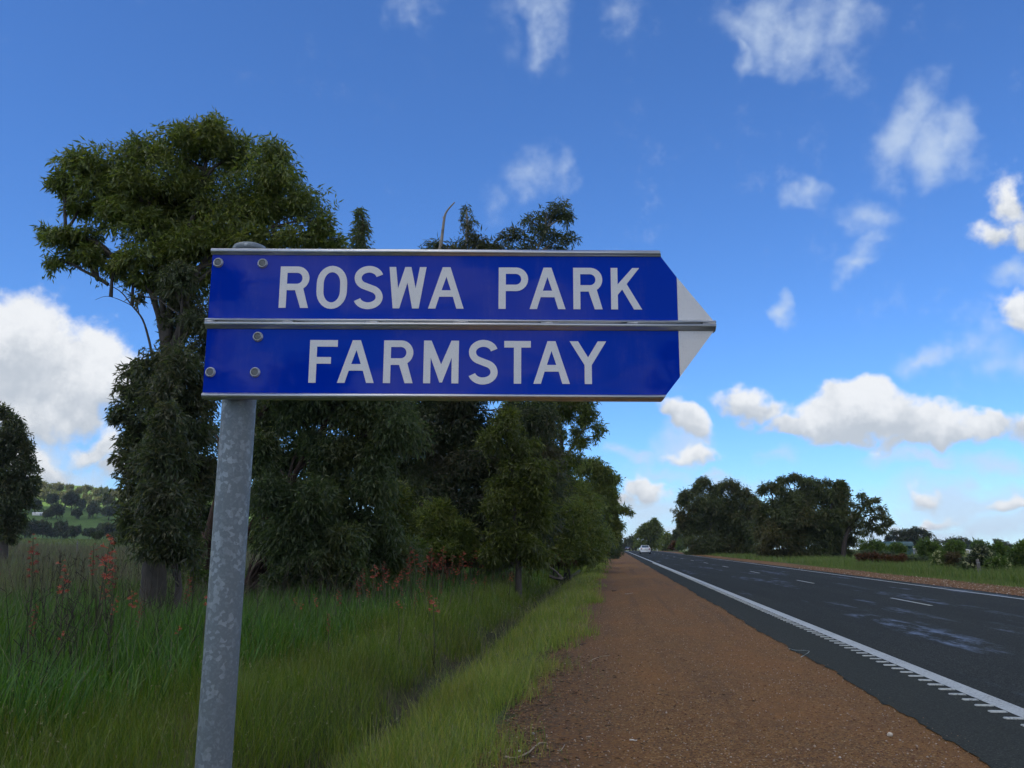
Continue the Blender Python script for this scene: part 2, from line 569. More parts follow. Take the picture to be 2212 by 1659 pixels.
ground = link('ground', grid('ground', xs, YS, ground_h, M_GROUND))
tag(ground, kind='structure')


def strip(name, x0, x1, dz, mats, y0=-20, y1=455, parent=None, wob0=0.0, wob1=0.0, nx=2, sink=0.0):
    ys = YS[(YS >= y0) & (YS <= y1)]
    if wob0 or wob1:
        ys = np.unique(np.concatenate([ys, np.arange(0, 40, .12), np.arange(40, 110, .5)]))
        ys = ys[(ys >= y0) & (ys <= y1)]
    zz = flat(np.full(len(ys), 5.0), ys)
    r = np.random.default_rng(11)

    def wob(a):
        base = np.sin(ys * 1.9) * .35 + np.sin(ys * .63 + 1) * .5 + np.sin(ys * 4.7 + 2) * .25
        return a * (base + r.normal(0, .28, len(ys)))
    A = x0 + wob(wob0) if wob0 else np.full(len(ys), x0)
    B = x1 + wob(wob1) if wob1 else np.full(len(ys), x1)
    f = np.linspace(0, 1, nx)
    X = A[:, None] * (1 - f) + B[:, None] * f
    Y = np.repeat(ys[:, None], nx, 1)
    Z = flat(X, Y) + dz
    if sink:
        Z[:, 0] -= sink
    i = np.arange(len(ys) - 1)[:, None] * nx + np.arange(nx - 1)[None]
    q = np.stack([i, i + 1, i + nx + 1, i + nx], -1).reshape(-1, 4)
    return link(name, mesh_np(name, np.c_[X.ravel(), Y.ravel(), Z.ravel()], [q], mats), parent)


tag(strip('gravel_shoulder', -.95, 2.7, .004, M_GRAVEL, wob0=.16, nx=24), kind='structure')
tag(strip('gravel_shoulder', 11.3, 14.6, .004, M_GRAVEL, wob1=.30, nx=6), kind='structure')
road = tag(strip('road', 2.45, 11.55, .012, M_ASPH, wob0=.05, wob1=.06, nx=12), kind='structure')
strip('edge_line', 3.37, 3.57, .017, M_PAINT, parent=road, y1=330)
strip('edge_line', 10.80, 10.93, .017, M_PAINT, parent=road, y1=330)
# raised ribs of the audible edge line, each a block proud of the seal
mb = MB()
mb.box((0, 0, .004), (.15, .062, .012), taper=.86)
rib_me = mb.mesh('rumble_rib', M_PAINT)
for k in range(230):
    y = 5.0 + k * .295
    o = link('rumble_rib', rib_me, road, (3.289 + random.uniform(-.006, .006), y, float(flat(3, y)) + .012))
    o.rotation_euler.z = random.uniform(-.03, .03)
    o.scale = (random.uniform(.9, 1.06), random.uniform(.8, 1.15), 1)
dash = MB()
dash.box((0, 0, 0), (.085, 3.0, .004))
dash_me = dash.mesh('centre_dash', M_PAINT)
for k in range(22):
    y = 23.6 - 12.2 + k * 12.2
    link('centre_dash', dash_me, road, (7.54, y, float(flat(7.5, y)) + .0155))

# hill
hx = np.linspace(-1500, -120, 140)
hy = np.linspace(335, 1500, 120)


def hill_material():
    m, t = material('hill_pasture')
    pos = t.n('ShaderNodeNewGeometry', out='Position')
    n = t.noise(pos, .02, 5, .6)
    c = t.mix(n, (.06, .125, .028), (.13, .20, .045))
    c = t.mix(t.ss(t.noise(pos, .2, 4, .6), .45, .7, 0, .5), c, (.06, .075, .03))
    out(t, t.n('ShaderNodeBsdfPrincipled', Base_Color=c, Roughness=.95, Specular_IOR_Level=.1))
    return m


hill = link('hill', grid('hill', hx, hy, lambda x, y: np.where(hill_z(x, y) > flat(x, y) - .5, hill_z(x, y), flat(x, y) - 3), hill_material()))
tag(hill, kind='structure')

# ------------------------------------------------------------------ road sign
M_ALU = plain('brushed_aluminium', (.62, .62, .62), rough=.38, metal=1.0, var=.08, scale=60)
M_BOLT = plain('dull_bolt', (.17, .185, .19), rough=.75, metal=.3, var=.35, scale=400)
M_STEEL = plain('zinc_bolt', (.5, .52, .53), rough=.45, metal=.85, var=.2, scale=300)


def galv_material():
    m, t = material('galvanised_steel')
    co = t.n('ShaderNodeTexCoord', out=3)
    wob = t.v('ADD', co, t.n('ShaderNodeVectorMath', {'operation': 'SCALE'}, i0=t.noise(co, 70, 3, .6, out=1), Scale=.012))
    v = t.n('ShaderNodeTexVoronoi', {'feature': 'F1'}, out=1, Vector=wob, Scale=115.0)
    r = t.n('ShaderNodeSeparateXYZ', Vector=v)
    v2 = t.n('ShaderNodeTexVoronoi', {'feature': 'F1'}, out=1, Vector=wob, Scale=230.0)
    r2 = t.n('ShaderNodeSeparateXYZ', Vector=v2)
    big = t.noise(t.n('ShaderNodeMapping', Vector=co, Scale=(6, 6, 1.6)), 2.4, 4, .6)
    f = t.m('ADD', t.m('MULTIPLY', t.ss(r, .66, .82), t.ss(big, .38, .60)), t.m('MULTIPLY', t.ss(r2, .6, .9), .25))
    c = t.mix(t.m('MULTIPLY', f, .55), t.mix(big, (.135, .165, .18), (.20, .235, .25)), (.36, .41, .44))
    out(t, t.n('ShaderNodeBsdfPrincipled', Base_Color=c, Roughness=t.m('SUBTRACT', .62, t.m('MULTIPLY', f, .15)), Metallic=.45))
    return m


def film(name, col, honey=0.0):
    m, t = material(name)
    co = t.n('ShaderNodeTexCoord', out=3)
    c = col
    if honey:
        v = t.n('ShaderNodeTexVoronoi', {'feature': 'DISTANCE_TO_EDGE'}, Vector=co, Scale=420.0)
        st = t.noise(t.n('ShaderNodeMapping', Vector=co, Scale=(2, 2, 60)), 2.0, 3, .6)
        c = t.mix(t.ss(v, .02, .09), tuple(x * .80 for x in col), col)
        c = t.mix(t.m('MULTIPLY', st, .35), c, tuple(x * .78 for x in col))
    # road dust and faint wash marks
    dust = t.m('MULTIPLY', t.ss(t.noise(t.n('ShaderNodeMapping', Vector=co, Scale=(9, 9, 1.6)), 2.2, 6, .7), .45, .8), t.ss(t.noise(co, 90, 4, .7), .3, .7, .3, 1.0))
    c = t.mix(t.m('MULTIPLY', dust, .10), c, (.30, .25, .20))
    # the sheeting follows the slightly wavy extrusion under it
    wave = t.noise(t.n('ShaderNodeMapping', Vector=co, Scale=(1.0, 1.0, 1.6)), 3.0, 2, .45)
    rib = t.noise(t.n('ShaderNodeMapping', Vector=co, Scale=(1.2, 1, 55.0)), 3.0, 2, .5)
    h = t.m('ADD', wave, t.m('MULTIPLY', rib, .006))
    bmp = t.n('ShaderNodeBump', Height=h, Strength=1.0, Distance=.0022)
    out(t, t.n('ShaderNodeBsdfPrincipled', Base_Color=c, Roughness=.5, Specular_IOR_Level=.0, Coat_Weight=.40, Coat_Roughness=.035,
               Coat_IOR=1.5, Coat_Normal=bmp))
    return m


M_GALV = galv_material()
M_BLUE = film('blue_reflective_film', (.0002, .029, .40))
M_WHITE = film('white_reflective_film', (.83, .83, .81), honey=1)

SD = 1.90                                             # sign plane ahead of the camera, along its heading
SU0 = -.641                                           # pole, sideways
RT = Vector((math.cos(YAW), math.sin(YAW), 0))
FW = Vector((-math.sin(YAW), math.cos(YAW), 0))
base = RT * SU0 + FW * (SD + .062)
pole_z0 = float(ground_h(np.float64(base.x), np.float64(base.y)))
sign = empty('road_sign', (base.x, base.y, pole_z0), YAW)
tag(sign, 'blue and white arrow shaped road sign reading ROSWA PARK FARMSTAY on a galvanised steel pole', 'road sign')
TILT = rad(-.28)


def S(u, n, z):
    """sign coordinates (right, towards camera, up) to the sign empty's frame, with the board's slight droop"""
    du, dzz = u + .1, z - 1.925
    uu = -.1 + du * math.cos(TILT) - dzz * math.sin(TILT)
    zz = 1.925 + du * math.sin(TILT) + dzz * math.cos(TILT)
    return (uu - SU0, -.062 - n, zz - pole_z0)


def board_poly(name, pts, n0, n1, mat):
    mbp = MB()
    k = len(pts)
    v = [S(u, n1, z) for u, z in pts] + [S(u, n0, z) for u, z in pts]
    mbp.add(v, [(i, k + i, k + (i + 1) % k, (i + 1) % k) for i in range(k)])
    me = bpy.data.meshes.new(name)
    faces = [tuple(range(k)), tuple(range(2 * k - 1, k - 1, -1))] + [(i, k + i, k + (i + 1) % k, (i + 1) % k) for i in range(k)]
    me.from_pydata(v, [], faces)
    me.materials.append(mat)
    bm = bmesh.new()
    bm.from_mesh(me)
    bmesh.ops.recalc_face_normals(bm, faces=bm.faces)
    bm.to_mesh(me)
    bm.free()
    return link(name, me, sign)


UL, UB = -.695, .379
board_poly('blue_panel', [(UL, 1.9355), (UL, 2.0895), (.3437, 2.0895), (UB, 2.0402), (UB, 1.9355)], -.004, 0, M_BLUE)
board_poly('blue_panel', [(UL, 1.7630), (UL, 1.9135), (UB, 1.9135), (UB, 1.8045), (.3465, 1.7630)], -.004, 0, M_BLUE)
board_poly('arrow_tip', [(UB + .0006, 2.0394), (UB + .0006, 1.9355), (.4607, 1.9355), ], -.004, .0004, M_WHITE)
board_poly('arrow_tip', [(UB + .0006, 1.8053), (.4607, 1.9135), (UB + .0006, 1.9135)], -.004, .0004, M_WHITE)


def rail(name, prof, u0, u1, u1b=None):
    m_ = MB()
    n = len(prof)
    v = [S(u0, a, z) for a, z in prof]
    zs_ = [z for a, z in prof]
    zmid = sum(zs_) / n
    v += [S(u1 + ((u1b or 0) * (z - zmid)), a, z) for a, z in prof]
    m_.add(v, [(i, (i + 1) % n, n + (i + 1) % n, n + i) for i in range(n)])
    m_.F = [(0, n)]
    me = m_.mesh(name, M_ALU)
    bm = bmesh.new()
    bm.from_mesh(me)
    bmesh.ops.recalc_face_normals(bm, faces=bm.faces)
    bm.to_mesh(me)
    bm.free()
    return link(name, me, sign)


rail('rail', [(-.018, 2.1020), (-.018, 2.0890), (.0022, 2.0890), (.0024, 2.0906), (.0050, 2.0925), (.0078, 2.0945), (.0085, 2.0975), (.0078, 2.1008), (.0055, 2.1025), (.003, 2.1030)], -.697, .342, -.35)
rail('rail', [(-.018, 1.9365), (-.018, 1.9125), (.0022, 1.9125), (.0024, 1.9142), (.0065, 1.9168), (.0098, 1.9200), (.0108, 1.9235), (.0104, 1.9262),
              (-.0140, 1.9266), (-.0140, 1.9298), (.0104, 1.9304), (.0100, 1.9330), (.0070, 1.9352), (.0030, 1.9368)], -.6985, .4638)
rail('rail', [(-.018, 1.7510), (-.018, 1.7640), (.0025, 1.7640), (.0060, 1.7625), (.0090, 1.7602), (.0100, 1.7575), (.0085, 1.7535), (.0050, 1.7512)], -.694, .3435, .7)
slots = [(-.6763, -.5210), (-.4976, -.3311), (-.3040, -.1338), (-.0986, .0653), (.0932, .2608), (.2862, .4331)]
edges = [-.6985] + [x for s_ in slots for x in s_] + [.4635]
for a, b in zip(edges[::2], edges[1::2]):
    m_ = MB()
    pr = [(-.0035, 1.92665), (-.0035, 1.92975), (.0100, 1.92995), (.0106, 1.9282), (.0100, 1.92645)]
    n = len(pr)
    m_.add([S(a, q, z) for q, z in pr] + [S(b, q, z) for q, z in pr], [(i, n + i, n + (i + 1) % n, (i + 1) % n) for i in range(n)])
    m_.F = [(0, n)]
    m_.build('rail_bridge', M_ALU, sign)


def lathe(prof, seg=20):
    """profile of (radius, height) round the local z axis"""
    m_ = MB()
    n = len(prof)
    th = np.arange(seg) / seg * 2 * np.pi
    v = np.array([[r * math.cos(a), r * math.sin(a), z] for r, z in prof for a in th])
    q = [(i * seg + j, i * seg + (j + 1) % seg, (i + 1) * seg + (j + 1) % seg, (i + 1) * seg + j) for i in range(n - 1) for j in range(seg)]
    m_.add(v, q)
    return m_


bolt_rings = [(.0118, 0), (.0118, .0012), (.0112, .002), (.0106, .0022), (.0104, .0040), (.0096, .0056), (.0086, .0058), (.0080, .0048), (.0076, .0036)]
washer = lathe(bolt_rings, 24).mesh('washer', M_STEEL, True)
head = lathe([(.0076, .0030), (.0075, .0038), (.0068, .0041), (.0002, .0041)], 12).mesh('bolt_head', M_BOLT, False)
for u, z in ((-.6802, 2.0693), (-.5775, 2.0680), (-.5781, 1.8938), (-.5796, 1.8112), (-.6804, 1.8109)):
    p = S(u, 0.0, z)
    o = link('bolt', washer, sign, p)
    o.rotation_euler = (rad(90), 0, 0)
    h_ = link('bolt_head', head, o)
    h_.rotation_euler = (0, 0, random.uniform(0, 1))

# pole with its domed cap, leaning a hair
m_ = MB()
zt0, zt1 = -.25 , 2.120 - pole_z0
zz = np.linspace(zt0, zt1, 24)
m_.tube([( (z + pole_z0 - .96) * .0113, 0, z) for z in zz], .0382, 32, caps=False)
pole = m_.build('pole', M_GALV, sign, smooth=True)
capm = lathe([(.0382, 0), (.0402, .0005), (.0402, .009), (.037, .0145), (.028, .0185), (.015, .0205), (.0003, .021)], 32)
cap = capm.build('pole_cap', M_GALV, sign, smooth=True, loc=((2.12 - .96) * .0113, 0, zt1 - .002))
for z in (1.83, 2.03):        # brackets between the pole and the board
    m_ = MB()
    m_.box((.0, -.030, z - pole_z0), (.088, .035, .03))
    m_.build('bracket', M_ALU, sign)


def arc(cx, cy, rx, ry, a0, a1, n=14):
    return [(cx + rx * math.cos(rad(a0 + (a1 - a0) * i / n)), cy + ry * math.sin(rad(a0 + (a1 - a0) * i / n))) for i in range(n + 1)]


def stroke(path, wd):
    L_, R_ = [], []
    for i, (x, y) in enumerate(path):
        x0, y0 = path[max(i - 1, 0)]
        x1, y1 = path[min(i + 1, len(path) - 1)]
        d = math.hypot(x1 - x0, y1 - y0)
        nx, ny = -(y1 - y0) / d * wd / 2, (x1 - x0) / d * wd / 2
        L_.append((x + nx, y + ny))
        R_.append((x - nx, y - ny))
    return L_ + R_[::-1]


GLYPH = {
    'R': (.69, [[(0, 0), (0, 1), (.41, 1)] + arc(.405, .712, .285, .288, 85, -58) + [(.69, 0), (.505, 0), (.365, .425), (.167, .425), (.167, 0)],
                [(.167, .58), (.167, .845)] + arc(.40, .7125, .128, .1325, 90, -90)]),
    'P': (.69, [[(0, 0), (0, 1), (.41, 1)] + arc(.405, .714, .285, .286, 85, -85) + [(.405, .428), (.167, .428), (.167, 0)],
                [(.167, .583), (.167, .845)] + arc(.40, .714, .128, .131, 90, -90)]),
    'O': (.72, [arc(.36, .60, .36, .42, 0, 180) + arc(.36, .40, .36, .42, 180, 360), arc(.36, .60, .195, .265, 0, 180) + arc(.36, .40, .195, .265, 180, 360)]),
    'S': (.67, [stroke(arc(.345, .733, .255, .207, 14, 178, 20) + arc(.345, .733, .255, .215, 190, 238, 7) + arc(.33, .262, .265, .222, 58, 8, 7) + arc(.335, .262, .26, .203, 0, -164, 20), .163)]),
    'W': (.91, [[(0, 1), (.163, 1), (.225, .48), (.387, 1), (.537, 1), (.654, .48), (.747, 1), (.91, 1), (.74, 0), (.58, 0), (.452, .62), (.266, 0), (.105, 0)]]),
    'A': (.86, [[(0, 0), (.335, 1), (.525, 1), (.86, 0), (.683, 0), (.596, .285), (.264, .285), (.177, 0)], [(.43, .77), (.317, .44), (.543, .44)]]),
    'K': (.75, [[(0, 0), (0, 1), (.165, 1), (.165, .60), (.53, 1), (.70, 1), (.385, .61), (.75, 0), (.555, 0), (.275, .48), (.165, .35), (.165, 0)]]),
    'F': (.63, [[(0, 0), (0, 1), (.63, 1), (.63, .845), (.165, .845), (.165, .60), (.49, .60), (.49, .445), (.165, .445), (.165, 0)]]),
    'M': (.81, [[(0, 0), (0, 1), (.175, 1), (.405, .44), (.635, 1), (.81, 1), (.81, 0), (.648, 0), (.648, .60), (.435, .02), (.375, .02), (.162, .60), (.162, 0)]]),
    'T': (.62, [[(0, 1), (.62, 1), (.62, .845), (.395, .845), (.395, 0), (.225, 0), (.225, .845), (0, .845)]]),
    'Y': (.85, [[(0, 1), (.195, 1), (.425, .62), (.655, 1), (.85, 1), (.508, .44), (.508, 0), (.342, 0), (.342, .44)]]),
}


def letter(ch, u0, u1, z0, H):
    wd, paths = GLYPH[ch]
    cu = bpy.data.curves.new('letter', 'CURVE')
    cu.dimensions = '2D'
    cu.fill_mode = 'BOTH'
    cu.extrude = .0003
    for pth in paths:
        sp = cu.splines.new('POLY')
        sp.points.add(len(pth) - 1)
        for q, (x, y) in zip(sp.points, pth):
            q.co = (x / wd * (u1 - u0), y * H, 0, 1)
        sp.use_cyclic_u = True
    tmp = bpy.data.objects.new('letter_curve', cu)
    COL.objects.link(tmp)
    dg = bpy.context.evaluated_depsgraph_get()
    me = bpy.data.meshes.new_from_object(tmp.evaluated_get(dg))
    bpy.data.objects.remove(tmp)
    bpy.data.curves.remove(cu)
    me.name = 'letter'
    me.materials.clear()
    me.materials.append(M_WHITE)
    for v in me.vertices:
        v.co = S(u0 + v.co.x, .0006 + v.co.z, z0 + v.co.y)
    return link('letter', me, sign)


for ch, a, b in (('R', -.535, -.4675), ('O', -.450, -.380), ('S', -.3641, -.2979), ('W', -.2836, -.198), ('A', -.1925, -.111),
                 ('P', -.0312, .0366), ('A', .0401, .1224), ('R', .1405, .2074), ('K', .2271, .2977)):
    letter(ch, a, b, 1.9622, .0990)
for ch, a, b in (('F', -.4585, -.3955), ('A', -.3939, -.3109), ('R', -.2903, -.2234), ('M', -.1997, -.1202), ('S', -.0982, -.0326),
                 ('T', -.0173, .0431), ('A', .0488, .1311), ('Y', .1311, .2142)):
    letter(ch, a, b, 1.7880, .0988)
# ------------------------------------------------------------------ foliage builders
OLIVE = [(0.096, 0.128, 0.032), (0.128, 0.168, 0.040), (0.166, 0.207, 0.048), (0.224, 0.244, 0.063)]
M_LEAF_OLIVE = leafy('olive_gum_leaf', OLIVE, patch=(0.180, 0.184, 0.035), patch_scale=.8, patch_amt=.6)
M_LEAF_GREY = leafy('grey_gum_leaf', [(0.055, 0.086, 0.034), (0.079, 0.115, 0.044), (0.106, 0.144, 0.058), (0.149, 0.182, 0.090)], patch=(0.127, 0.123, 0.039), patch_scale=.55, patch_amt=.55)
M_LEAF_LIME = leafy('fresh_gum_leaf', [(0.069, 0.092, 0.018), (0.100, 0.129, 0.022), (0.138, 0.161, 0.030), (0.181, 0.196, 0.042)], patch=(0.081, 0.098, 0.040), patch_scale=.9)
M_LEAF_DARK = leafy('dark_gum_leaf', [(.045, .065, .032), (.064, .088, .040), (.088, .112, .054), (.12, .14, .076)], patch=(.11, .080, .046), patch_scale=.35, patch_amt=.6)
M_LEAF_FAR = leafy('far_gum_leaf', [(0.067, 0.087, 0.034), (0.090, 0.112, 0.041), (0.118, 0.140, 0.053), (0.157, 0.174, 0.071)], patch=(0.140, 0.110, 0.044), patch_scale=.22, patch_amt=.7)
M_LEAF_GREEN = leafy('green_shrub_leaf', [(0.068, 0.117, 0.024), (0.102, 0.163, 0.036), (0.143, 0.202, 0.048)], patch=(0.128, 0.150, 0.036), patch_scale=.8)
M_LEAF_RUST = leafy('rusty_bracken_leaf', [(.085, .030, .014), (.12, .045, .020), (.15, .07, .03), (.06, .05, .02)])
M_LEAF_PALE = leafy('pale_shrub_leaf', [(.05, .075, .035), (.075, .10, .05), (.11, .14, .08)], patch=(.13, .14, .10), patch_scale=1.2)
M_LEAF_SUNLIT = leafy('sunlit_woodland_leaf', [(.12, .125, .055), (.16, .16, .075), (.20, .19, .09)], patch=(.12, .16, .055), patch_scale=.06)  # paler than the other leaves, sunlight partly put into the colour
M_PETAL_CREAM = plain('cream_blossom', (.50, .50, .24), rough=.8)
M_BARK = plain('grey_bark', (.085, .075, .065), rough=.95, spec=.2, var=.45, scale=6, bump=.9, dirt=(.045, .036, .03))
M_BARK_RED = plain('red_brown_bark', (.062, .040, .030), rough=.9, spec=.2, var=.4, scale=5, bump=.8, dirt=(.13, .11, .085))
M_BARK_PALE = plain('pale_bark', (.26, .23, .19), rough=.85, spec=.2, var=.25, scale=5, bump=.5, dirt=(.12, .10, .085))
M_TWIG = plain('twig_bark', (.055, .045, .038), rough=.95, spec=.2, var=.3, scale=9)


def unit(v):
    return v / (np.linalg.norm(v, axis=-1, keepdims=True) + 1e-9)


def leaf_quads(rng, pos, outward, length, width, droop=.6, rnd=.7):
    """lanceolate leaves: a folded kite of four points each"""
    n = len(pos)
    d = unit(outward * .55 + np.array([0, 0, -droop]) + rng.normal(0, rnd, (n, 3)))
    side = unit(np.cross(d, rng.normal(0, 1, (n, 3))))
    L = np.asarray(length) * rng.uniform(.65, 1.3, n)[:, None]
    W = np.asarray(width) * rng.uniform(.7, 1.25, n)[:, None]
    nrm = np.cross(d, side)
    a = pos
    m = pos + d * L * .42 + nrm * L * .07
    V = np.stack([a, m + side * W * .5, pos + d * L, m - side * W * .5], 1).reshape(-1, 3)
    F = np.arange(4 * n).reshape(-1, 4)
    return V, F


class Foliage:
    def __init__(self, seed):
        self.rng = np.random.default_rng(seed)
        self.V, self.clumps = [], []

    def lobe(self, c, r, leaf, cov=2.6, clump=.42, droop=.6, sparse=1.0):
        """an ellipsoidal lobe (centre, radii in metres) filled with hanging leaf clumps"""
        rng = self.rng
        c, r = np.array(c, float), np.array(r, float)
        L, W = leaf
        face = math.pi * r[0] * r[2]
        rc = min(clump * 1.1, .8 * float(r.min()) + .02)
        k = max(3, int(face / (math.pi * rc * rc) * 4.2 * sparse) + 1)
        u = unit(rng.normal(0, 1, (k, 3)))
        u[:, 2] = u[:, 2] * .9 + .08
        rr = rng.uniform(.35, 1.0, k)[:, None] ** .5
        cc = c + u * rr * np.maximum(r - rc * .6, r * .35) * rng.uniform(.85, 1.12, (k, 1))
        n = max(6, int(1.7 * cov * face / (L * W * .5 * .5) / k))
        nn = rng.poisson(n * rng.uniform(.5, 1.5, k)) + 3
        idx = np.repeat(np.arange(k), nn)
        q = unit(rng.normal(0, 1, (len(idx), 3))) * (rng.uniform(0, 1, len(idx))[:, None] ** .45)
        sc = rc * rng.uniform(.65, 1.35, (k, 1))[idx]
        off = q * sc * np.array([1, 1, .85])
        off[:, 2] -= .25 * (off[:, 0] ** 2 + off[:, 1] ** 2) / np.maximum(sc[:, 0], .05)
        pos = cc[idx] + off
        size = rng.uniform(.75, 1.3, (k, 1))[idx]
        Vq, _ = leaf_quads(rng, pos, unit(off + .4 * (pos - c) / r), L * size, W * size, droop)
        self.V.append(Vq)
        # loose drooping sprays that break the outline
        ns = max(1, int(k * .8))
        sel = rng.integers(0, k, ns)
        o_ = unit((cc[sel] - c) / r + rng.normal(0, .35, (ns, 3)))
        ln = rc * rng.uniform(1.0, 2.0, ns)
        per = 16
        tt = np.tile(np.linspace(.25, 1, per), ns)[:, None]
        ii = np.repeat(np.arange(ns), per)
        sp = cc[sel][ii] + o_[ii] * ln[ii][:, None] * tt + np.array([0, 0, -1]) * (ln[ii][:, None] * .45 * tt * tt) + rng.normal(0, L * .22, (len(ii), 3))
        Vs, _ = leaf_quads(rng, sp, o_[ii], L, W, droop + .2, .5)
        self.V.append(Vs)
        self.clumps.append((c, r, cc))

    def mesh(self, name, mat):
        V = np.concatenate(self.V)
        return mesh_np(name, V, [np.arange(len(V)).reshape(-1, 4)], mat)


def wavy(p0, p1, rng, n=7, amp=.06, sag=0.0):
    p0, p1 = np.array(p0, float), np.array(p1, float)
    t = np.linspace(0, 1, n)[:, None]
    L = np.linalg.norm(p1 - p0)
    w_ = rng.normal(0, amp * L, (n, 3)) * np.sin(np.pi * t)
    w_[1:-1] = (w_[:-2] + w_[1:-1] * 2 + w_[2:]) / 4
    p = p0 + (p1 - p0) * t + w_
    p[:, 2] += sag * L * np.sin(np.pi * t[:, 0])
    return p


def limbs(mb, stem, fol, rng, r_limb=.05, twigs=5, r_twig=.012, sides=5):
    """a limb from the stem to every lobe, and twigs from there to some of its clumps"""
    stem = np.asarray(stem)
    for c, r, cc in fol.clumps:
        h = stem[:, 2]
        want = c[2] - max(.6, .8 * float(np.linalg.norm((stem[:, :2] - c[:2]), axis=1).min()))
        i = int(np.argmin(np.abs(h - want) + .35 * np.linalg.norm(stem[:, :2] - c[:2], axis=1)))
        p = wavy(stem[i], c, rng, 7, .05, .10)
        mb.tube(p, np.linspace(r_limb, r_limb * .35, 7), sides, caps=False)
        for k in rng.permutation(len(cc))[:twigs]:
            q = wavy(p[rng.integers(3, 7)], cc[k], rng, 5, .06, .05)
            mb.tube(q, np.linspace(r_limb * .35, r_twig * .5, 5), 4, caps=False)


def path_px(pts, Y, rng=None):
    """polyline of photo points at world distance Y (or their own distance)"""
    return np.array([tuple(P(p[0], p[1], p[2] if len(p) > 2 else Y)) for p in pts])


def smooth_path(p, k=4):
    p = np.asarray(p, float)
    n = len(p)
    t = np.linspace(0, n - 1, (n - 1) * k + 1)
    res = []
    for s_ in t:
        i = min(int(s_), n - 2)
        f = s_ - i
        p0, p1, p2, p3 = p[max(i - 1, 0)], p[i], p[i + 1], p[min(i + 2, n - 1)]
        res.append(.5 * ((2 * p1) + (p2 - p0) * f + (2 * p0 - 5 * p1 + 4 * p2 - p3) * f * f + (3 * p1 - p0 - 3 * p2 + p3) * f ** 3))
    return np.array(res)


def tree(name, label, Y, lobes, stems, leaf, mat, bark, seed, cov=2.6, clump=.42, r_limb=.05, twigs=5, group=None, cat='tree',
         depth=1.0, droop=.6, crown='crown', dmax=3.0):
    """lobes: (px, py, rx, ry[, dY, sparse]); stems: list of (photo points, radius at foot, radius at tip)"""
    rng = np.random.default_rng(seed)
    fol = Foliage(seed)
    for lb in lobes:
        px, py, rx, ry = lb[:4]
        dY = lb[4] if len(lb) > 4 else rng.uniform(-.5, .5) * min(dmax, (rx + ry) * .5 * mpp(px, py, Y))
        sp = lb[5] if len(lb) > 5 else 1.0
        s_ = mpp(px, py, Y + dY)
        rd = min(dmax, max(rx, ry) * s_ * depth)
        fol.lobe(P(px, py, Y + dY), (rx * s_, rd, ry * s_), leaf, cov * sp, clump, droop)
    foot = stems[0][0][0]
    p = P(foot[0], foot[1], foot[2] if len(foot) > 2 else Y)
    gz = float(zt(np.array([p.x]), np.array([p.y]))[0])
    root = empty(name, (p.x, p.y, gz))
    tag(root, label, cat, group)
    shift = np.array(root.location)
    mb_ = MB()
    allst = []
    for pts, r0, r1 in stems:
        q = smooth_path(path_px(pts, Y))
        rr = np.linspace(r0, r1, len(q)) * (1 + rng.normal(0, .03, len(q)))
        allst.append(q)
        if len(allst) == 1 and q[0][2] > gz:      # down to the ground, with a little root flare
            fz = q[0][2]
            q = np.concatenate([[(p.x, p.y, gz - .3), (p.x, p.y, gz + .02), (p.x * .5 + q[0][0] * .5, p.y * .5 + q[0][1] * .5, gz * .6 + fz * .4)], q])
            rr = np.concatenate([[r0 * 1.35, r0 * 1.25, r0 * 1.1], rr])
        mb_.tube(q, rr, 10, caps=False)
    limbs(mb_, np.concatenate(allst), fol, rng, r_limb, twigs)
    for v in mb_.V:
        v -= shift
    mb_.build('trunk', bark, root, smooth=True)
    for v in fol.V:
        v -= shift.astype(v.dtype)
    link(crown, fol.mesh(crown, mat), root)
    return root


def Z(x0, y0, sc, items):
    """lobes measured in an enlarged cut-out of the photograph"""
    return [(x0 + i[0] * sc, y0 + i[1] * sc, i[2] * sc, i[3] * sc, *i[4:]) for i in items]


# ------------------------------------------------------------------ the grove on the left
# big tree by the pole
A = [(300, 440, 66, 50, .6), (335, 478, 56, 44, .4), (255, 425, 50, 44, .5), (310, 410, 60, 40, .6), (380, 470, 60, 50, .8), (440, 500, 70, 50, .8), (370, 575, 40, 36, .3, .8), (452, 281, 58, 34), (400, 290, 30, 26), (440, 345, 120, 58), (520, 330, 50, 40), (592, 325, 42, 34), (600, 385, 82, 70), (655, 440, 45, 50), (690, 480, 36, 36), (716, 519, 36, 24),
     (650, 520, 60, 40), (185, 366, 62, 34), (140, 400, 34, 30), (250, 350, 76, 40), (320, 322, 55, 34), (225, 410, 76, 42), (175, 440, 40, 30), (262, 458, 74, 36), (360, 395, 110, 58), (460, 430, 110, 62), (540, 450, 80, 60),
     (132, 512, 46, 28), (100, 508, 22, 20), (190, 508, 44, 26), (122, 566, 24, 16), (165, 552, 30, 20), (200, 553, 46, 24), (250, 578, 40, 22), (340, 500, 84, 50), (312, 560, 60, 40), (400, 535, 74, 54), (480, 510, 80, 44), (560, 520, 70, 34),
     (330, 602, 54, 26), (420, 600, 52, 40, 1.0), (290, 605, 24, 14)]
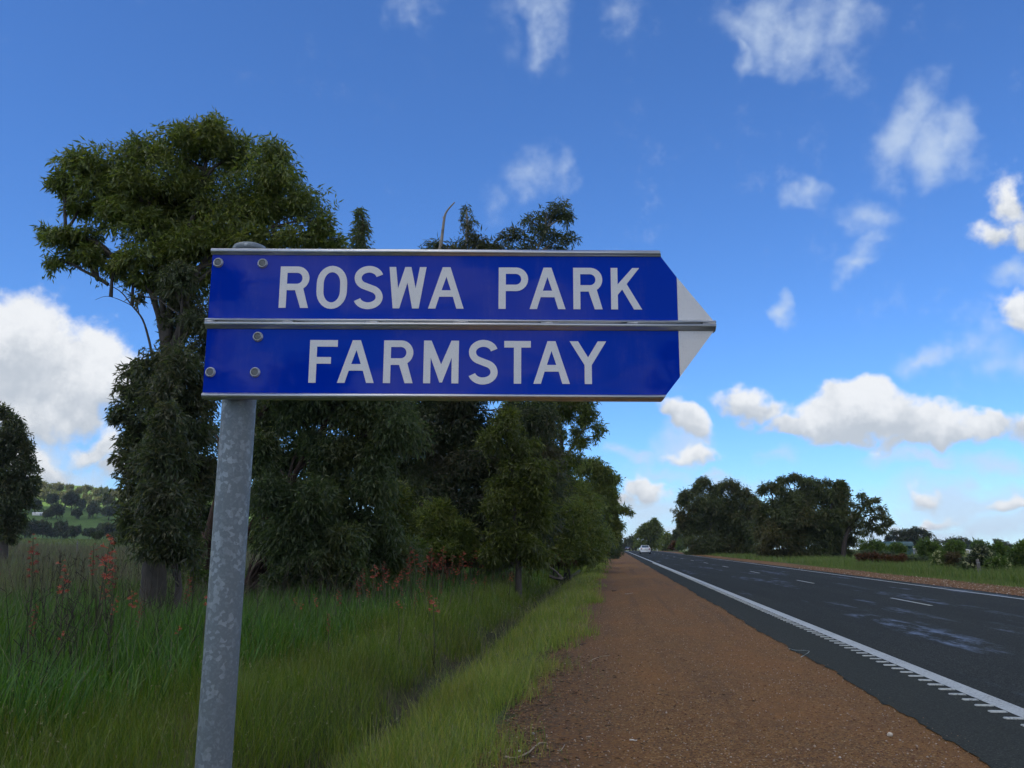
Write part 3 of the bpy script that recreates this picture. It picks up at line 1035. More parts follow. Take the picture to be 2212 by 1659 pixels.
A_low = [(362, 900, 50, 36, -1.3), (335, 985, 50, 40, -1.4), (385, 1000, 40, 50, -1.0, .8), (350, 1070, 56, 38, -1.4, .8), (345, 1140, 56, 32, -1.3, .8), (350, 1185, 60, 24, -1.0), (295, 1110, 36, 40, -.8), (390, 1180, 50, 30, -1.0), (365, 830, 36, 34, -1.0, .8), (385, 790, 30, 36, -.8, .8), (272, 1060, 16, 14, 0, .5), (262, 1160, 14, 12, 0, .5), (250, 905, 10, 8, 0, .4), (388, 640, 28, 64, .6), (376, 725, 24, 50, .8), (392, 600, 46, 40), (430, 690, 40, 60), (440, 820, 40, 60), (360, 610, 40, 26, .5), (300, 640, 16, 12, 0, .4), (425, 880, 40, 50), (270, 870, 26, 16, 0, .6), (262, 900, 20, 12, 0, .6), (258, 985, 16, 14, 0, .6), (275, 1020, 26, 20, 0, .7), (405, 670, 34, 60, 1.0, .8), (440, 740, 30, 60, .6, .8), (395, 780, 44, 44, -.5), (345, 770, 34, 30, 0, .7), (318, 802, 52, 40, 0), (280, 800, 26, 22, 0, .6), (300, 842, 46, 34), (262, 832, 20, 12, 0, .5), (350, 860, 66, 48, -.4), (400, 850, 54, 60),
         (305, 890, 50, 32), (290, 935, 40, 30), (330, 1060, 50, 50, -1.2), (360, 960, 50, 50, -1.2), (350, 1130, 56, 40, -1.2), (335, 940, 70, 44, .5), (410, 940, 50, 56), (288, 985, 36, 34, 0, .8), (350, 1005, 70, 46), (310, 1050, 56, 40), (380, 1075, 66, 52), (320, 1110, 62, 42), (295, 1150, 34, 26), (345, 1165, 60, 30), (400, 1150, 50, 50, .6), (440, 1020, 46, 70, .8)]
tree('gum_tree', 'tall spreading gum tree with thick grey trunk left of the sign pole', 17,
     A,
     [([(332, 1262), (336, 1180), (345, 1080), (352, 980), (356, 880), (358, 800), (356, 762)], .25, .15),
      ([(356, 762), (348, 705), (336, 660), (320, 620), (300, 590), (260, 550)], .085, .03),
      ([(357, 770), (356, 700), (350, 650), (345, 590), (330, 500), (300, 420)], .095, .03),
      ([(358, 760), (366, 690), (372, 620), (390, 540), (430, 430), (450, 320)], .10, .03),
      ([(360, 775), (386, 720), (398, 660), (430, 580), (520, 480), (600, 400)], .10, .03),
      ([(300, 590), (250, 562), (190, 530), (140, 515)], .035, .012),
      ([(350, 800), (330, 770), (322, 735), (308, 690), (285, 660), (258, 628), (212, 606)], .035, .006),
      ([(300, 676), (290, 640), (262, 620), (240, 600)], .012, .004),
      ([(285, 660), (252, 645), (228, 640), (205, 648)], .010, .003)],
     (.145, .036), M_LEAF_OLIVE, M_BARK, 3, cov=1.6, clump=.40, r_limb=.045, twigs=6)

# drooping gum right behind the pole
B = Z(398, 840.6, .2613, [(150, 300, 120, 200, 1.5, .6), (200, 700, 130, 220, 1.0, .7), (100, 1000, 150, 200, 1.0, .8), (250, 1150, 120, 120, 1.5, .7),
    (650, 150, 160, 120, 1, .8), (650, 950, 150, 200, .5, .7), (800, 620, 150, 160, 2.0, .5), (900, 200, 250, 180), (1200, 150, 300, 150), (1480, 260, 240, 200), (1250, 500, 280, 190), (1580, 560, 190, 190), (1050, 420, 160, 150), (1150, 780, 280, 190), (1460, 820, 280, 230), (880, 850, 150, 160, 1),
    (980, 1040, 240, 190), (1300, 1080, 280, 200), (1620, 1120, 200, 180), (1000, 1260, 200, 110), (1300, 1330, 260, 140), (760, 1180, 150, 120, 1), (1560, 1340, 200, 120)])
B += [(590, 1070, 56, 50, -1.5), (640, 1150, 64, 44, -1.6), (570, 985, 40, 60, -1.3), (690, 1080, 64, 50, -1.4), (745, 1160, 64, 44, -1.4), (610, 1180, 50, 34, -1.2), (575, 1150, 30, 40, -1.0, .7), (680, 1205, 70, 30, -1.6), (585, 905, 50, 50, 1.5), (590, 985, 60, 60, 1.5), (600, 1060, 60, 60, 2.0), (650, 1120, 70, 50, 2.0), (660, 960, 70, 60, 2), (575, 1130, 40, 50, 2), (730, 1180, 80, 40, 1), (830, 1190, 90, 40, 1), (560, 900, 40, 40), (700, 850, 120, 60), (840, 860, 90, 60), (600, 830, 80, 60), (760, 800, 100, 60), (860, 930, 60, 70), (800, 720, 120, 70), (640, 740, 100, 80)]
B += [(590, 1070, 56, 50, -1.5), (640, 1150, 64, 44, -1.6), (570, 985, 40, 60, -1.3), (690, 1080, 64, 50, -1.4), (745, 1160, 64, 44, -1.4), (610, 1180, 50, 34, -1.2), (575, 1150, 30, 40, -1.0, .7), (680, 1205, 70, 30, -1.6), (780, 505, 18, 42, 0, .5), (782, 470, 9, 26, 0, .35), (775, 540, 30, 24, 0, .5), (778, 600, 40, 50), (780, 565, 32, 40), (770, 650, 60, 50), (720, 640, 80, 60), (660, 660, 80, 60)]
tree('gum_tree', 'dark drooping gum tree with leaning red brown trunks just right of the pole', 22, B,
     [([(442, 1292), (440, 1240), (446, 1180), (470, 1080), (500, 980), (560, 900), (640, 800), (720, 700), (775, 600), (782, 470)], .17, .012),
      ([(516, 1300), (535, 1262), (562, 1222), (590, 1185), (600, 1120), (640, 1020), (700, 920), (760, 840)], .16, .05),
      ([(540, 1255), (585, 1224), (640, 1212), (700, 1180), (780, 1120)], .09, .03),
      ([(520, 1200), (545, 1165), (575, 1130), (580, 1080)], .06, .03)],
     (.165, .038), M_LEAF_GREY, M_BARK_RED, 5, cov=1.7, clump=.5, r_limb=.05, twigs=5, droop=.9)

# middle gum with a pale limb, its tops showing over the sign
C = Z(840.6, 840.6, .2613, [(300, 400, 300, 280), (620, 350, 260, 220), (200, 150, 250, 180), (600, 120, 260, 140), (350, 700, 260, 260), (650, 650, 250, 230), (900, 600, 220, 190), (150, 900, 200, 220), (450, 950, 280, 240), (750, 930, 250, 200), (1000, 900, 220, 180), (300, 1180, 260, 170), (650, 1180, 280, 150), (950, 1130, 220, 150)])
C += [(1010, 475, 13, 34, 0, .3), (1006, 515, 26, 26, 0, .45), (1035, 520, 24, 22, 0, .45), (985, 535, 24, 20, 0, .5), (940, 532, 22, 16, 0, .7), (1060, 545, 40, 24), (1000, 570, 60, 40), (925, 560, 40, 40), (1100, 560, 60, 40),
      (1150, 482, 32, 24, 0, .4), (1180, 462, 28, 20, 0, .42), (1208, 452, 22, 28, 0, .42), (1226, 470, 16, 14, 0, .35), (1110, 512, 30, 20, 0, .45), (1150, 528, 46, 22, 0, .45), (1200, 532, 24, 18, 0, .35), (1228, 515, 18, 20, 0, .5), (1180, 502, 30, 14, 0, .3),
      (930, 980, 170, 130, 2.5, .7), (880, 1060, 120, 90, 2.5, .8), (1080, 1020, 120, 120, 2.5, .7), (900, 1190, 80, 46), (990, 1180, 90, 50), (1090, 1190, 90, 46), (1150, 1130, 70, 60), (1160, 1050, 70, 60), (1160, 970, 70, 60), (1140, 900, 80, 50), (950, 700, 120, 100), (1080, 680, 110, 100), (1180, 640, 90, 90), (1000, 820, 120, 70), (1130, 800, 100, 70)]
tree('gum_tree', 'bushy middle gum tree with a pale limb and a bare snag showing above the sign', 32, C,
     [([(960, 1240), (955, 1120), (940, 1000), (912, 920), (925, 860), (945, 720), (1000, 600), (1008, 450)], .22, .02),
      ([(925, 860), (1010, 760), (1100, 640), (1150, 560), (1200, 450)], .10, .02),
      ([(880, 960), (905, 905), (922, 870), (945, 800)], .16, .12)],
     (.21, .046), M_LEAF_DARK, M_BARK_PALE, 8, cov=1.5, clump=.62, r_limb=.05, twigs=4, dmax=2.6)
snag_root = bpy.data.objects['gum_tree.002']
mb_ = MB()
sh = np.array(snag_root.location)
for pts, r0, r1 in (([(925, 640), (942, 570), (952, 530), (956, 500), (960, 470), (966, 455), (982, 437)], .09, .025), ([(951, 535), (949, 520)], .03, .015), ([(961, 478), (956, 468)], .03, .015)):
    q = smooth_path(path_px(pts, 31.5)) - sh
    mb_.tube(q, np.linspace(r0, r1, len(q)), 7)
o = mb_.build('dead_limb', M_BARK_PALE, snag_root, smooth=True)
o['label'] = 'bare pale dead limb standing clear of the leaves'

# yellow-green young gum in front of the middle one
YG_LOW = [(1090, 1080, 50, 50), (1140, 1120, 50, 50), (1085, 1150, 50, 46), (1130, 1180, 50, 36), (1060, 1195, 40, 28), (1160, 1200, 36, 26)]
YG = YG_LOW + Z(840.6, 840.6, .2613, [(950, 330, 180, 110), (850, 430, 130, 110), (1130, 450, 150, 80), (1040, 520, 130, 90), (1170, 650, 180, 100), (1050, 720, 130, 120), (1250, 760, 90, 110), (1120, 850, 180, 110), (1250, 960, 110, 90), (900, 820, 110, 110), (980, 230, 130, 70), (1270, 620, 100, 60)])
tree('gum_tree', 'young yellow green gum tree in the middle of the grove under the sign', 28.5, YG,
     [([(1120, 1230), (1115, 1150), (1105, 1050), (1100, 980)], .10, .04)], (.19, .045), M_LEAF_LIME, M_BARK, 12, cov=1.5, clump=.6, r_limb=.04, twigs=4, dmax=1.6)

Dl = Z(840.6, 840.6, .2613, [(1150, 170, 240, 120), (1400, 180, 160, 110), (1330, 320, 150, 100), (1600, 140, 90, 60, 0, .8), (1680, 180, 70, 70, 0, .75), (1730, 300, 55, 55, 0, .7), (1720, 390, 25, 40, 0, .6), (1620, 250, 80, 60, 0, .7), (1560, 330, 70, 50, 0, .6), (1560, 440, 80, 70, 0, .9), (1480, 560, 150, 100), (1400, 700, 150, 180), (1330, 880, 130, 160), (1480, 850, 130, 160), (1420, 1050, 160, 140), (1300, 1100, 150, 130), (1500, 1020, 110, 130)])
Dl += [(1215, 1190, 60, 34, -1.5), (1260, 1185, 50, 34, -1.2), (1230, 1130, 50, 40, -1.4), (1270, 1110, 40, 60), (1285, 1170, 36, 40), (1180, 800, 90, 70), (1230, 850, 60, 40), (1140, 900, 70, 60), (1150, 1000, 70, 60), (1160, 1090, 70, 60), (1180, 1170, 70, 50), (1240, 1170, 60, 46), (1230, 1080, 60, 60), (1110, 1160, 60, 50)]
tree('gum_tree', 'gum tree with loose airy outer branches under the arrow tip of the sign', 48, Dl,
     [([(1225, 1230), (1220, 1120), (1215, 1000), (1210, 920), (1200, 850)], .18, .08), ([(1215, 1000), (1245, 950), (1265, 920), (1285, 905), (1298, 890)], .06, .015)],
     (.27, .058), M_LEAF_OLIVE, M_BARK, 21, cov=1.6, clump=.75, r_limb=.05, twigs=5, dmax=3)

El = Z(840.6, 840.6, .2613, [(1620, 640, 110, 80), (1700, 620, 90, 60), (1780, 660, 70, 60), (1600, 800, 120, 150), (1750, 760, 130, 110), (1840, 740, 50, 50), (1740, 930, 120, 130), (1830, 860, 60, 70), (1620, 1000, 120, 140), (1850, 960, 50, 50, 0, .7), (1900, 990, 50, 32, 0, .7), (1955, 985, 40, 24, 0, .7), (1980, 1010, 26, 18, 0, .6), (1905, 1110, 40, 40, 0, .8), (1850, 1060, 50, 50), (1780, 1080, 90, 110), (1840, 1180, 70, 90), (1700, 1180, 110, 120), (1800, 1280, 70, 50)])
tree('gum_tree', 'farthest gum tree of the left grove leaning over the gravel shoulder', 72, El,
     [([(1300, 1215), (1300, 1150), (1295, 1080), (1295, 1030)], .2, .08), ([(1295, 1080), (1320, 1100), (1345, 1098)], .06, .02)],
     (.36, .08), M_LEAF_OLIVE, M_BARK, 23, cov=2.0, clump=.95, r_limb=.06, twigs=4, dmax=3.5)
for k, (Y, px, top, half) in enumerate(((95, 1318, 1075, 15), (125, 1325, 1108, 12), (160, 1330, 1130, 9), (205, 1333, 1152, 7))):
    lb = [(px + random.uniform(-.4, .4) * half, y, half * random.uniform(.7, 1.1), (1205 - top) * .22) for y in np.linspace(top + 10, 1190, 5)]
    tree('gum_tree', ['dark gum tree behind the last big tree of the left grove beside the shoulder', 'narrow strip of gum tree seen beyond the left grove', 'small far gum tree at the end of the left row', 'farthest tiny gum tree of the left row beside the road'][k], Y, lb,
         [([(px - 3, 1203), (px - 3, (top + 1200) / 2)], .2, .1)], (.40 + Y * .001, .1 + Y * .0005), M_LEAF_DARK, M_BARK, 60 + k, cov=1.8, clump=1.1, r_limb=.06, twigs=2, dmax=4)

# dark young gum crowding the thick trunk
M_LEAF_SHADE = leafy('dull_gum_leaf', [(.046, .062, .032), (.064, .086, .040), (.088, .112, .052), (.13, .15, .085)], patch=(.105, .088, .045), patch_scale=.7)
tree('gum_tree', 'dark leafy young gum crowding the lower trunk of the tall spreading one', 16.4, A_low,
     [([(386, 1272), (380, 1180), (374, 1040), (370, 900), (384, 780), (392, 660)], .07, .02), ([(374, 1040), (340, 960), (310, 900), (285, 860)], .035, .01), ([(378, 1120), (340, 1080), (300, 1040)], .03, .01)],
     (.135, .036), M_LEAF_SHADE, M_BARK, 33, cov=1.45, clump=.36, r_limb=.022, twigs=6)

# undergrowth at the foot of the grove
def shrub(label, Y, lobes, leaf, mat, seed, cov=2.3, clump=.35, group=None, name='shrub', cat='shrub', base=None, bark=None, part='foliage'):
    px = base[0] if base else sum(l[0] for l in lobes) / len(lobes)
    py = base[1] if base else max(l[1] + l[3] for l in lobes)
    st = [([(px, py), (px, (py * .4 + .6 * sum(l[1] for l in lobes) / len(lobes)))], .035, .02)]
    g_ = tree(name, label, Y, lobes, st, leaf, mat, bark or M_TWIG, seed, cov, clump, .018, 3, group, cat, droop=.2, crown=part, dmax=1.8)
    for ch in g_.children:
        if ch.name.startswith('trunk'):
            ch.name = 'stem'
    return g_


shrub('leafy dark shrub at the foot of the drooping gum right of the pole', 20.5, [(640, 1240, 60, 30), (700, 1250, 55, 24), (745, 1232, 55, 36), (600, 1255, 36, 18)], (.12, .035), M_LEAF_GREY, 31)
shrub('green shrub between the pole shrub and the red flowers under the sign', 26, [(820, 1215, 60, 30), (870, 1195, 50, 40), (790, 1190, 50, 36), (850, 1232, 50, 18)], (.14, .04), M_LEAF_GREEN, 32)
shrub('dark rounded shrub behind the thick band of red flowers', 34, [(960, 1195, 60, 34), (1020, 1190, 60, 38), (1070, 1205, 50, 26), (910, 1215, 40, 20)], (.17, .045), M_LEAF_DARK, 33)
shrub('dark green shrub standing alone beside the fallen branch', 42, [(1140, 1205, 28, 30), (1150, 1182, 22, 22), (1125, 1185, 24, 26), (1145, 1226, 20, 14)], (.17, .05), M_LEAF_GREEN, 34)
shrub('broad olive understory bush under the middle gum trees', 30, [(900, 1150, 50, 50), (940, 1120, 50, 50), (985, 1150, 55, 50), (960, 1190, 70, 34), (890, 1200, 50, 30)], (.17, .042), M_LEAF_OLIVE, 131, cov=1.9, clump=.5)
shrub('tall grey green understory bush behind the red flowers at the right of the band', 36, [(1050, 1130, 55, 56), (1090, 1160, 55, 46), (1060, 1190, 60, 34), (1110, 1115, 40, 44), (1020, 1165, 40, 40)], (.19, .048), M_LEAF_GREY, 132, cov=1.9, clump=.55)
shrub('dense dark understory bush beside the trunk under the arrow tip', 45, [(1200, 1120, 50, 50), (1170, 1165, 40, 36), (1225, 1165, 44, 40), (1195, 1195, 50, 22), (1240, 1120, 36, 50)], (.22, .055), M_LEAF_OLIVE, 133, cov=1.9, clump=.6)
shrub('light yellow green understory bush left of the middle gum trees', 27, [(845, 1120, 44, 60), (870, 1160, 46, 40), (835, 1180, 40, 36), (860, 1080, 30, 40)], (.16, .042), M_LEAF_LIME, 134, cov=1.7, clump=.5)
shrub('pale grey green shrub leaning out below the far gum trees', 56, [(1283, 1120, 22, 24), (1275, 1150, 26, 30), (1295, 1165, 24, 32), (1265, 1180, 26, 26), (1310, 1185, 14, 20), (1282, 1195, 22, 18)], (.22, .07), M_LEAF_PALE, 35, cov=2.0, clump=.5)
shrub('dry reddish brown bracken patch at the edge of the grove', 45, [(1185, 1208, 26, 12), (1205, 1203, 26, 14), (1222, 1212, 16, 9), (1172, 1216, 16, 8)], (.18, .03), M_LEAF_RUST, 36, name='bracken', cat='bracken', cov=1.8)
shrub('small light green shrub between the two trunks left of the pole', 19, [(415, 1215, 36, 26, 0, .6), (405, 1180, 30, 26, 0, .6), (430, 1245, 30, 18, 0, .6)], (.10, .03), M_LEAF_GREEN, 37, cov=1.6)

# tree at the left edge of the picture
LE = Z(0, 840.6, .2133, [(40, 230, 80, 80), (150, 330, 100, 90), (80, 420, 150, 120), (230, 480, 70, 90), (270, 600, 70, 80, 0, .8), (120, 640, 180, 140), (300, 690, 50, 40, 0, .7), (250, 800, 120, 100), (350, 910, 50, 60, 0, .8), (100, 880, 180, 140), (260, 960, 110, 100), (330, 1020, 40, 60, 0, .7), (80, 1120, 180, 140), (220, 1130, 90, 120), (60, 1330, 180, 140), (180, 1330, 70, 110), (-100, 600, 160, 300), (-120, 1000, 180, 300), (60, 1470, 130, 70)])
tree('gum_tree', 'round dark tree cut off by the left edge beside the paddock', 44, LE, [([(8, 1188), (8, 1120), (5, 1020), (5, 940)], .22, .08)],
     (.25, .07), M_LEAF_SHADE, M_BARK, 41, cov=2.2, clump=.7, r_limb=.05, twigs=4, dmax=3)

# ------------------------------------------------------------------ trees over the road
Fl = Z(1451, 1008.7, .224, [(420, 500, 260, 240, 3, .8), (640, 600, 170, 200, 3, .8), (300, 150, 80, 55), (270, 210, 90, 60), (540, 170, 110, 60), (620, 220, 60, 70), (430, 220, 90, 60), (150, 270, 80, 60), (110, 330, 60, 50), (80, 440, 55, 60, 0, .8), (120, 500, 70, 60), (75, 555, 22, 34, 0, .7), (300, 380, 190, 150), (540, 380, 190, 150), (200, 560, 130, 110), (420, 560, 180, 150), (280, 720, 150, 120), (500, 720, 180, 120), (650, 560, 150, 140), (730, 240, 60, 50, 0, .6), (700, 300, 80, 60, 0, .7), (760, 420, 120, 110), (770, 620, 120, 150), (700, 760, 140, 90), (240, 800, 90, 60), (400, 820, 160, 50), (580, 820, 150, 50), (760, 820, 110, 50), (160, 700, 60, 80), (850, 460, 50, 110), (860, 640, 60, 120), (800, 300, 50, 50), (300, 850, 160, 30), (520, 860, 160, 30), (740, 860, 140, 30), (180, 830, 80, 30)])
tree('gum_tree', 'left half of the broad dark tree clump over the road', 135, Fl, [([(1535, 1198), (1535, 1150), (1540, 1090)], .35, .15), ([(1590, 1200), (1590, 1140), (1600, 1080)], .3, .1)],
     (.50, .14), M_LEAF_FAR, M_BARK, 51, cov=2.1, clump=1.2, r_limb=.09, twigs=3, dmax=5)
Gl = Z(1451, 1008.7, .224, [(1130, 560, 230, 260, 3, .8), (1430, 580, 230, 240, 3, .8), (900, 640, 130, 190, 3, .8), (1380, 240, 150, 70, 1), (1090, 130, 90, 50), (1180, 100, 60, 40), (940, 180, 80, 45), (880, 230, 40, 40, 0, .8), (1280, 140, 70, 40), (1360, 140, 80, 40), (1500, 140, 50, 44), (1620, 170, 60, 50), (1670, 240, 30, 60), (1020, 220, 100, 60), (1200, 300, 230, 150), (1500, 310, 190, 140), (1000, 400, 140, 130), (1250, 480, 220, 150), (1520, 500, 180, 150), (1640, 400, 70, 110), (1000, 640, 160, 160), (1250, 700, 200, 150), (1500, 700, 170, 140), (1130, 820, 160, 60), (1400, 820, 150, 60), (1020, 850, 120, 60), (1260, 860, 160, 50), (1520, 850, 130, 50), (1640, 840, 80, 50), (850, 420, 60, 80), (900, 880, 120, 30), (1100, 885, 140, 30), (1330, 885, 140, 30), (1560, 880, 120, 30), (1700, 830, 70, 40), (1720, 700, 60, 60, 0, .8), (860, 600, 80, 120), (860, 780, 90, 80), (800, 330, 40, 40), (1620, 700, 90, 110), (1650, 560, 80, 80), (880, 500, 60, 100)])
tree('gum_tree', 'right half of the broad dark tree clump over the road', 103, Gl, [([(1730, 1206), (1728, 1150), (1720, 1080)], .35, .15), ([(1780, 1204), (1785, 1140), (1800, 1080)], .3, .1), ([(1690, 1205), (1690, 1150), (1670, 1090)], .25, .1)],
     (.42, .12), M_LEAF_FAR, M_BARK, 52, cov=2.1, clump=.95, r_limb=.08, twigs=3, dmax=5)
Hl = Z(1451, 1008.7, .224, [(1830, 280, 50, 30, 0, .6), (1870, 340, 60, 36, 0, .6), (1950, 320, 50, 26, 0, .55), (1780, 370, 60, 40, 0, .7), (1800, 450, 90, 60, 0, .8), (1920, 420, 60, 36, 0, .5), (2020, 400, 50, 36, 0, .5), (2080, 480, 40, 36, 0, .5), (1990, 480, 60, 34, 0, .6), (2050, 550, 50, 30, 0, .6), (1900, 540, 70, 34, 0, .6), (1980, 590, 60, 30, 0, .7), (2030, 620, 36, 22, 0, .6), (1760, 540, 80, 70, 0, .8), (1850, 620, 80, 40, 0, .7), (2110, 530, 24, 18, 0, .5)])
tree('gum_tree', 'airy bare limbed tree at the right end of the clump over the road', 101, Hl,
     [([(1822, 1202), (1825, 1170), (1835, 1140), (1850, 1120), (1868, 1090), (1876, 1075)], .28, .06), ([(1828, 1150), (1850, 1138), (1872, 1134), (1890, 1146), (1902, 1150)], .13, .04), ([(1850, 1122), (1880, 1112), (1905, 1112)], .09, .03), ([(1860, 1102), (1890, 1094), (1905, 1098)], .06, .02)],
     (.40, .11), M_LEAF_FAR, M_TWIG, 53, cov=1.5, clump=.8, r_limb=.05, twigs=6, dmax=3)
Jl = Z(1309.5, 1106, .088, [(1220, 200, 70, 50), (1130, 260, 100, 70), (1000, 330, 130, 80), (1250, 320, 100, 100), (850, 420, 90, 60), (1100, 430, 200, 110), (1320, 440, 90, 90), (800, 520, 80, 80), (950, 560, 180, 130), (1200, 600, 220, 150), (900, 740, 200, 130), (1200, 780, 230, 130)])
tree('gum_tree', 'dome shaped dark tree straight above the white car', 300, Jl, [([(1405, 1187), (1405, 1160)], .5, .25)], (.95, .30), M_LEAF_OLIVE, M_BARK, 54, cov=2.0, clump=1.6, r_limb=.15, twigs=2, dmax=7)
for k, (Y, items, lab) in enumerate((
        (285, [(1480, 560, 110, 70), (1580, 600, 80, 60), (1450, 700, 120, 110), (1560, 740, 120, 110), (1480, 840, 130, 80)], 'low dark tree right of the dome shaped tree over the road'),
        (400, [(640, 620, 60, 50), (700, 700, 90, 90), (620, 740, 80, 80), (660, 840, 110, 70)], 'small dark tree left of the dome shaped tree along the far road'),
        (470, [(540, 690, 70, 50), (490, 740, 60, 60), (540, 820, 80, 80), (450, 830, 50, 60)], 'smaller tree lower down the far row towards the vanishing road'),
        (560, [(350, 830, 50, 40), (400, 800, 40, 26), (310, 880, 40, 50), (370, 890, 50, 40)], 'tiny pale olive tree at the far end of the road'))):
    L_ = Z(1309.5, 1106, .088, items)
    px = L_[-1][0]
    tree('gum_tree', lab, Y, L_, [([(px, 1188), (px, 1178)], .4, .2)], (.8 + Y * .0012, .26 + Y * .0004), [M_LEAF_OLIVE, M_LEAF_DARK, M_LEAF_DARK, M_LEAF_SUNLIT][k], M_BARK, 70 + k, cov=2.0, clump=1.6, r_limb=.12, twigs=1, dmax=7)  # the last tree takes the pale leaf so it looks sunlit

# tiered pine beyond
Y = 260
rt = P(1465, 1186, Y)
pr = empty('tiered_pine', (rt.x, rt.y, zt(np.array([rt.x]), np.array([rt.y]))[0]))
tag(pr, 'small tiered pine with flat tabled top left of the broad clump', 'tree')
H_ = P(1465, 1146, Y).z - pr.location.z
mb_ = MB()
mb_.tube([(0, 0, -.2), (0, 0, H_ * .98)], [.22, .05], 7)
mb_.build('trunk', M_TWIG, pr)
fol = Foliage(77)
for f, r_ in ((.98, 1.0), (.90, 1.25), (.80, .9), (.70, 1.3), (.58, 1.6), (.45, 1.9), (.32, 2.1), (.2, 2.2)):
    fol.lobe((0, 0, H_ * f), (r_, r_, .16), (.7, .2), 2.4, .5, 0.0)
link('crown', fol.mesh('crown', M_LEAF_DARK), pr)
shrub('green rounded shrub under the tiered pine', 240, Z(1309.5, 1106, .088, [(1830, 750, 90, 120), (1880, 850, 130, 90), (1780, 860, 90, 80)]), (.6, .2), M_LEAF_GREEN, 80, clump=1.0)
shrub('reddish brown shrub left of the green one under the tiered pine', 245, Z(1309.5, 1106, .088, [(1680, 790, 80, 80), (1620, 860, 80, 70), (1720, 880, 70, 50)]), (.6, .2), M_LEAF_RUST, 81, clump=1.0)

# skyline over the paddocks at the right
Il = Z(1858, 1097, .16, [(450, 320, 60, 36), (385, 395, 40, 40), (360, 440, 40, 30), (500, 400, 40, 30), (600, 330, 80, 40), (720, 290, 90, 34), (820, 320, 70, 36), (890, 360, 50, 40), (680, 370, 110, 40), (580, 420, 70, 34), (800, 400, 60, 30), (660, 470, 70, 40), (740, 460, 60, 40)])
tree('gum_tree', 'distant flat topped gum tree on the skyline above the green shed', 330, Il, [([(1960, 1192), (1962, 1172), (1972, 1156)], .5, .2), ([(1961, 1178), (1940, 1160)], .3, .12), ([(1962, 1172), (1990, 1158)], .3, .12)],
     (1.1, .34), M_LEAF_DARK, M_BARK, 90, cov=1.7, clump=1.5, r_limb=.15, twigs=2, dmax=6)
for k, (Y, items, lab) in enumerate((
        (420, [(1280, 440, 110, 50), (1350, 430, 60, 40), (1170, 460, 60, 40), (1260, 520, 140, 60)], 'dark domed tree on the skyline between the sheds and the flowering bushes'),
        (480, [(1850, 450, 50, 26), (1880, 500, 50, 40), (1960, 490, 50, 36), (2010, 510, 30, 36), (1930, 550, 90, 50)], 'low dark tree on the skyline behind the flowering bushes'),
        (500, [(1030, 450, 36, 40), (1030, 520, 50, 50)], 'small thin tree on the skyline right of the white shed'))):
    L_ = Z(1858, 1097, .16, items)
    px = L_[-1][0]
    tree('gum_tree', lab, Y, L_, [([(px, 1192), (px, 1180)], .4, .2)], (1.3, .42), M_LEAF_DARK, M_BARK, 92 + k, cov=1.8, clump=1.8, r_limb=.15, twigs=1, dmax=7)
for k, (px, py) in enumerate(((2088, 1166), (2093.5, 1171))):
    L_ = [(px, py + 5 * i, 1.6 + .35 * i, 4) for i in range(5)]
    tree('poplar_tree', ['taller of two slim pale poplars on the right skyline', 'shorter of two slim pale poplars on the right skyline'][k], 450, L_, [([(px, 1196), (px, 1176)], .2, .1)], (.8, .25), M_LEAF_PALE, M_BARK, 97 + k, cov=1.3, clump=.6, r_limb=.05, twigs=1, dmax=1)

zz4 = lambda items: Z(1858, 1097, .16, items)
shrub('green bush against the left end of the green shed', 84, zz4([(200, 500, 90, 70), (120, 560, 90, 70), (260, 560, 90, 60), (60, 520, 70, 70), (180, 620, 130, 50)]), (.30, .09), M_LEAF_GREEN, 101, clump=.55)
shrub('light green bush in front of the green shed', 80, zz4([(500, 510, 80, 55), (440, 560, 70, 50), (560, 560, 80, 60), (480, 620, 110, 60)]), (.28, .08), M_LEAF_GREEN, 102, clump=.5)
shrub('upright green bush right of the white shed', 75, zz4([(860, 450, 60, 50), (830, 530, 70, 60), (920, 520, 70, 70), (870, 620, 80, 50), (1000, 510, 80, 50), (1040, 570, 70, 50)]), (.28, .08), M_LEAF_GREEN, 103, clump=.5)
shrub('broad green bush behind the brown flowering one', 72, zz4([(1270, 500, 120, 60), (1180, 560, 80, 60), (1350, 560, 80, 60), (1260, 610, 130, 50)]), (.28, .08), M_LEAF_GREEN, 104, clump=.5)
shrub('green bush behind the tall cream flowered bush', 62, zz4([(1560, 500, 70, 50), (1660, 510, 70, 50), (1880, 530, 80, 60), (1780, 560, 90, 50), (1980, 600, 80, 60)]), (.26, .08), M_LEAF_GREEN, 105, clump=.5)
shrub('tall dark green bush cut off by the right edge', 50, zz4([(2160, 520, 90, 70), (2100, 600, 80, 80), (2200, 640, 100, 90), (2080, 720, 90, 90), (2180, 780, 110, 90), (2040, 820, 70, 60), (2260, 560, 90, 120)]), (.22, .07), M_LEAF_GREEN, 106, clump=.45)


def blossom(bush, lobes, Y, n, seed, size=.07):
    rng = np.random.default_rng(seed)
    pts = []
    for px, py, rx, ry in [l[:4] for l in lobes]:
        s_ = mpp(px, py, Y)
        u = unit(rng.normal(0, 1, (n, 3)))
        u[:, 1] = -np.abs(u[:, 1])
        pts.append(np.array(P(px, py, Y)) + u * np.array([rx * s_, min(1.6, max(rx, ry) * s_), ry * s_]) * rng.uniform(.9, 1.15, (n, 1)))
    pts = np.concatenate(pts) - np.array(bush.location)
    idx = np.repeat(np.arange(len(pts)), 14)
    pos = pts[idx] + rng.normal(0, size * .55, (len(idx), 3))
    V, F = leaf_quads(rng, pos, rng.normal(0, 1, (len(idx), 3)), size * .9, size * .6, 0, 1)
    tag(link('flowers', mesh_np('flowers', V, [F], M_PETAL_CREAM), bush), kind='stuff')


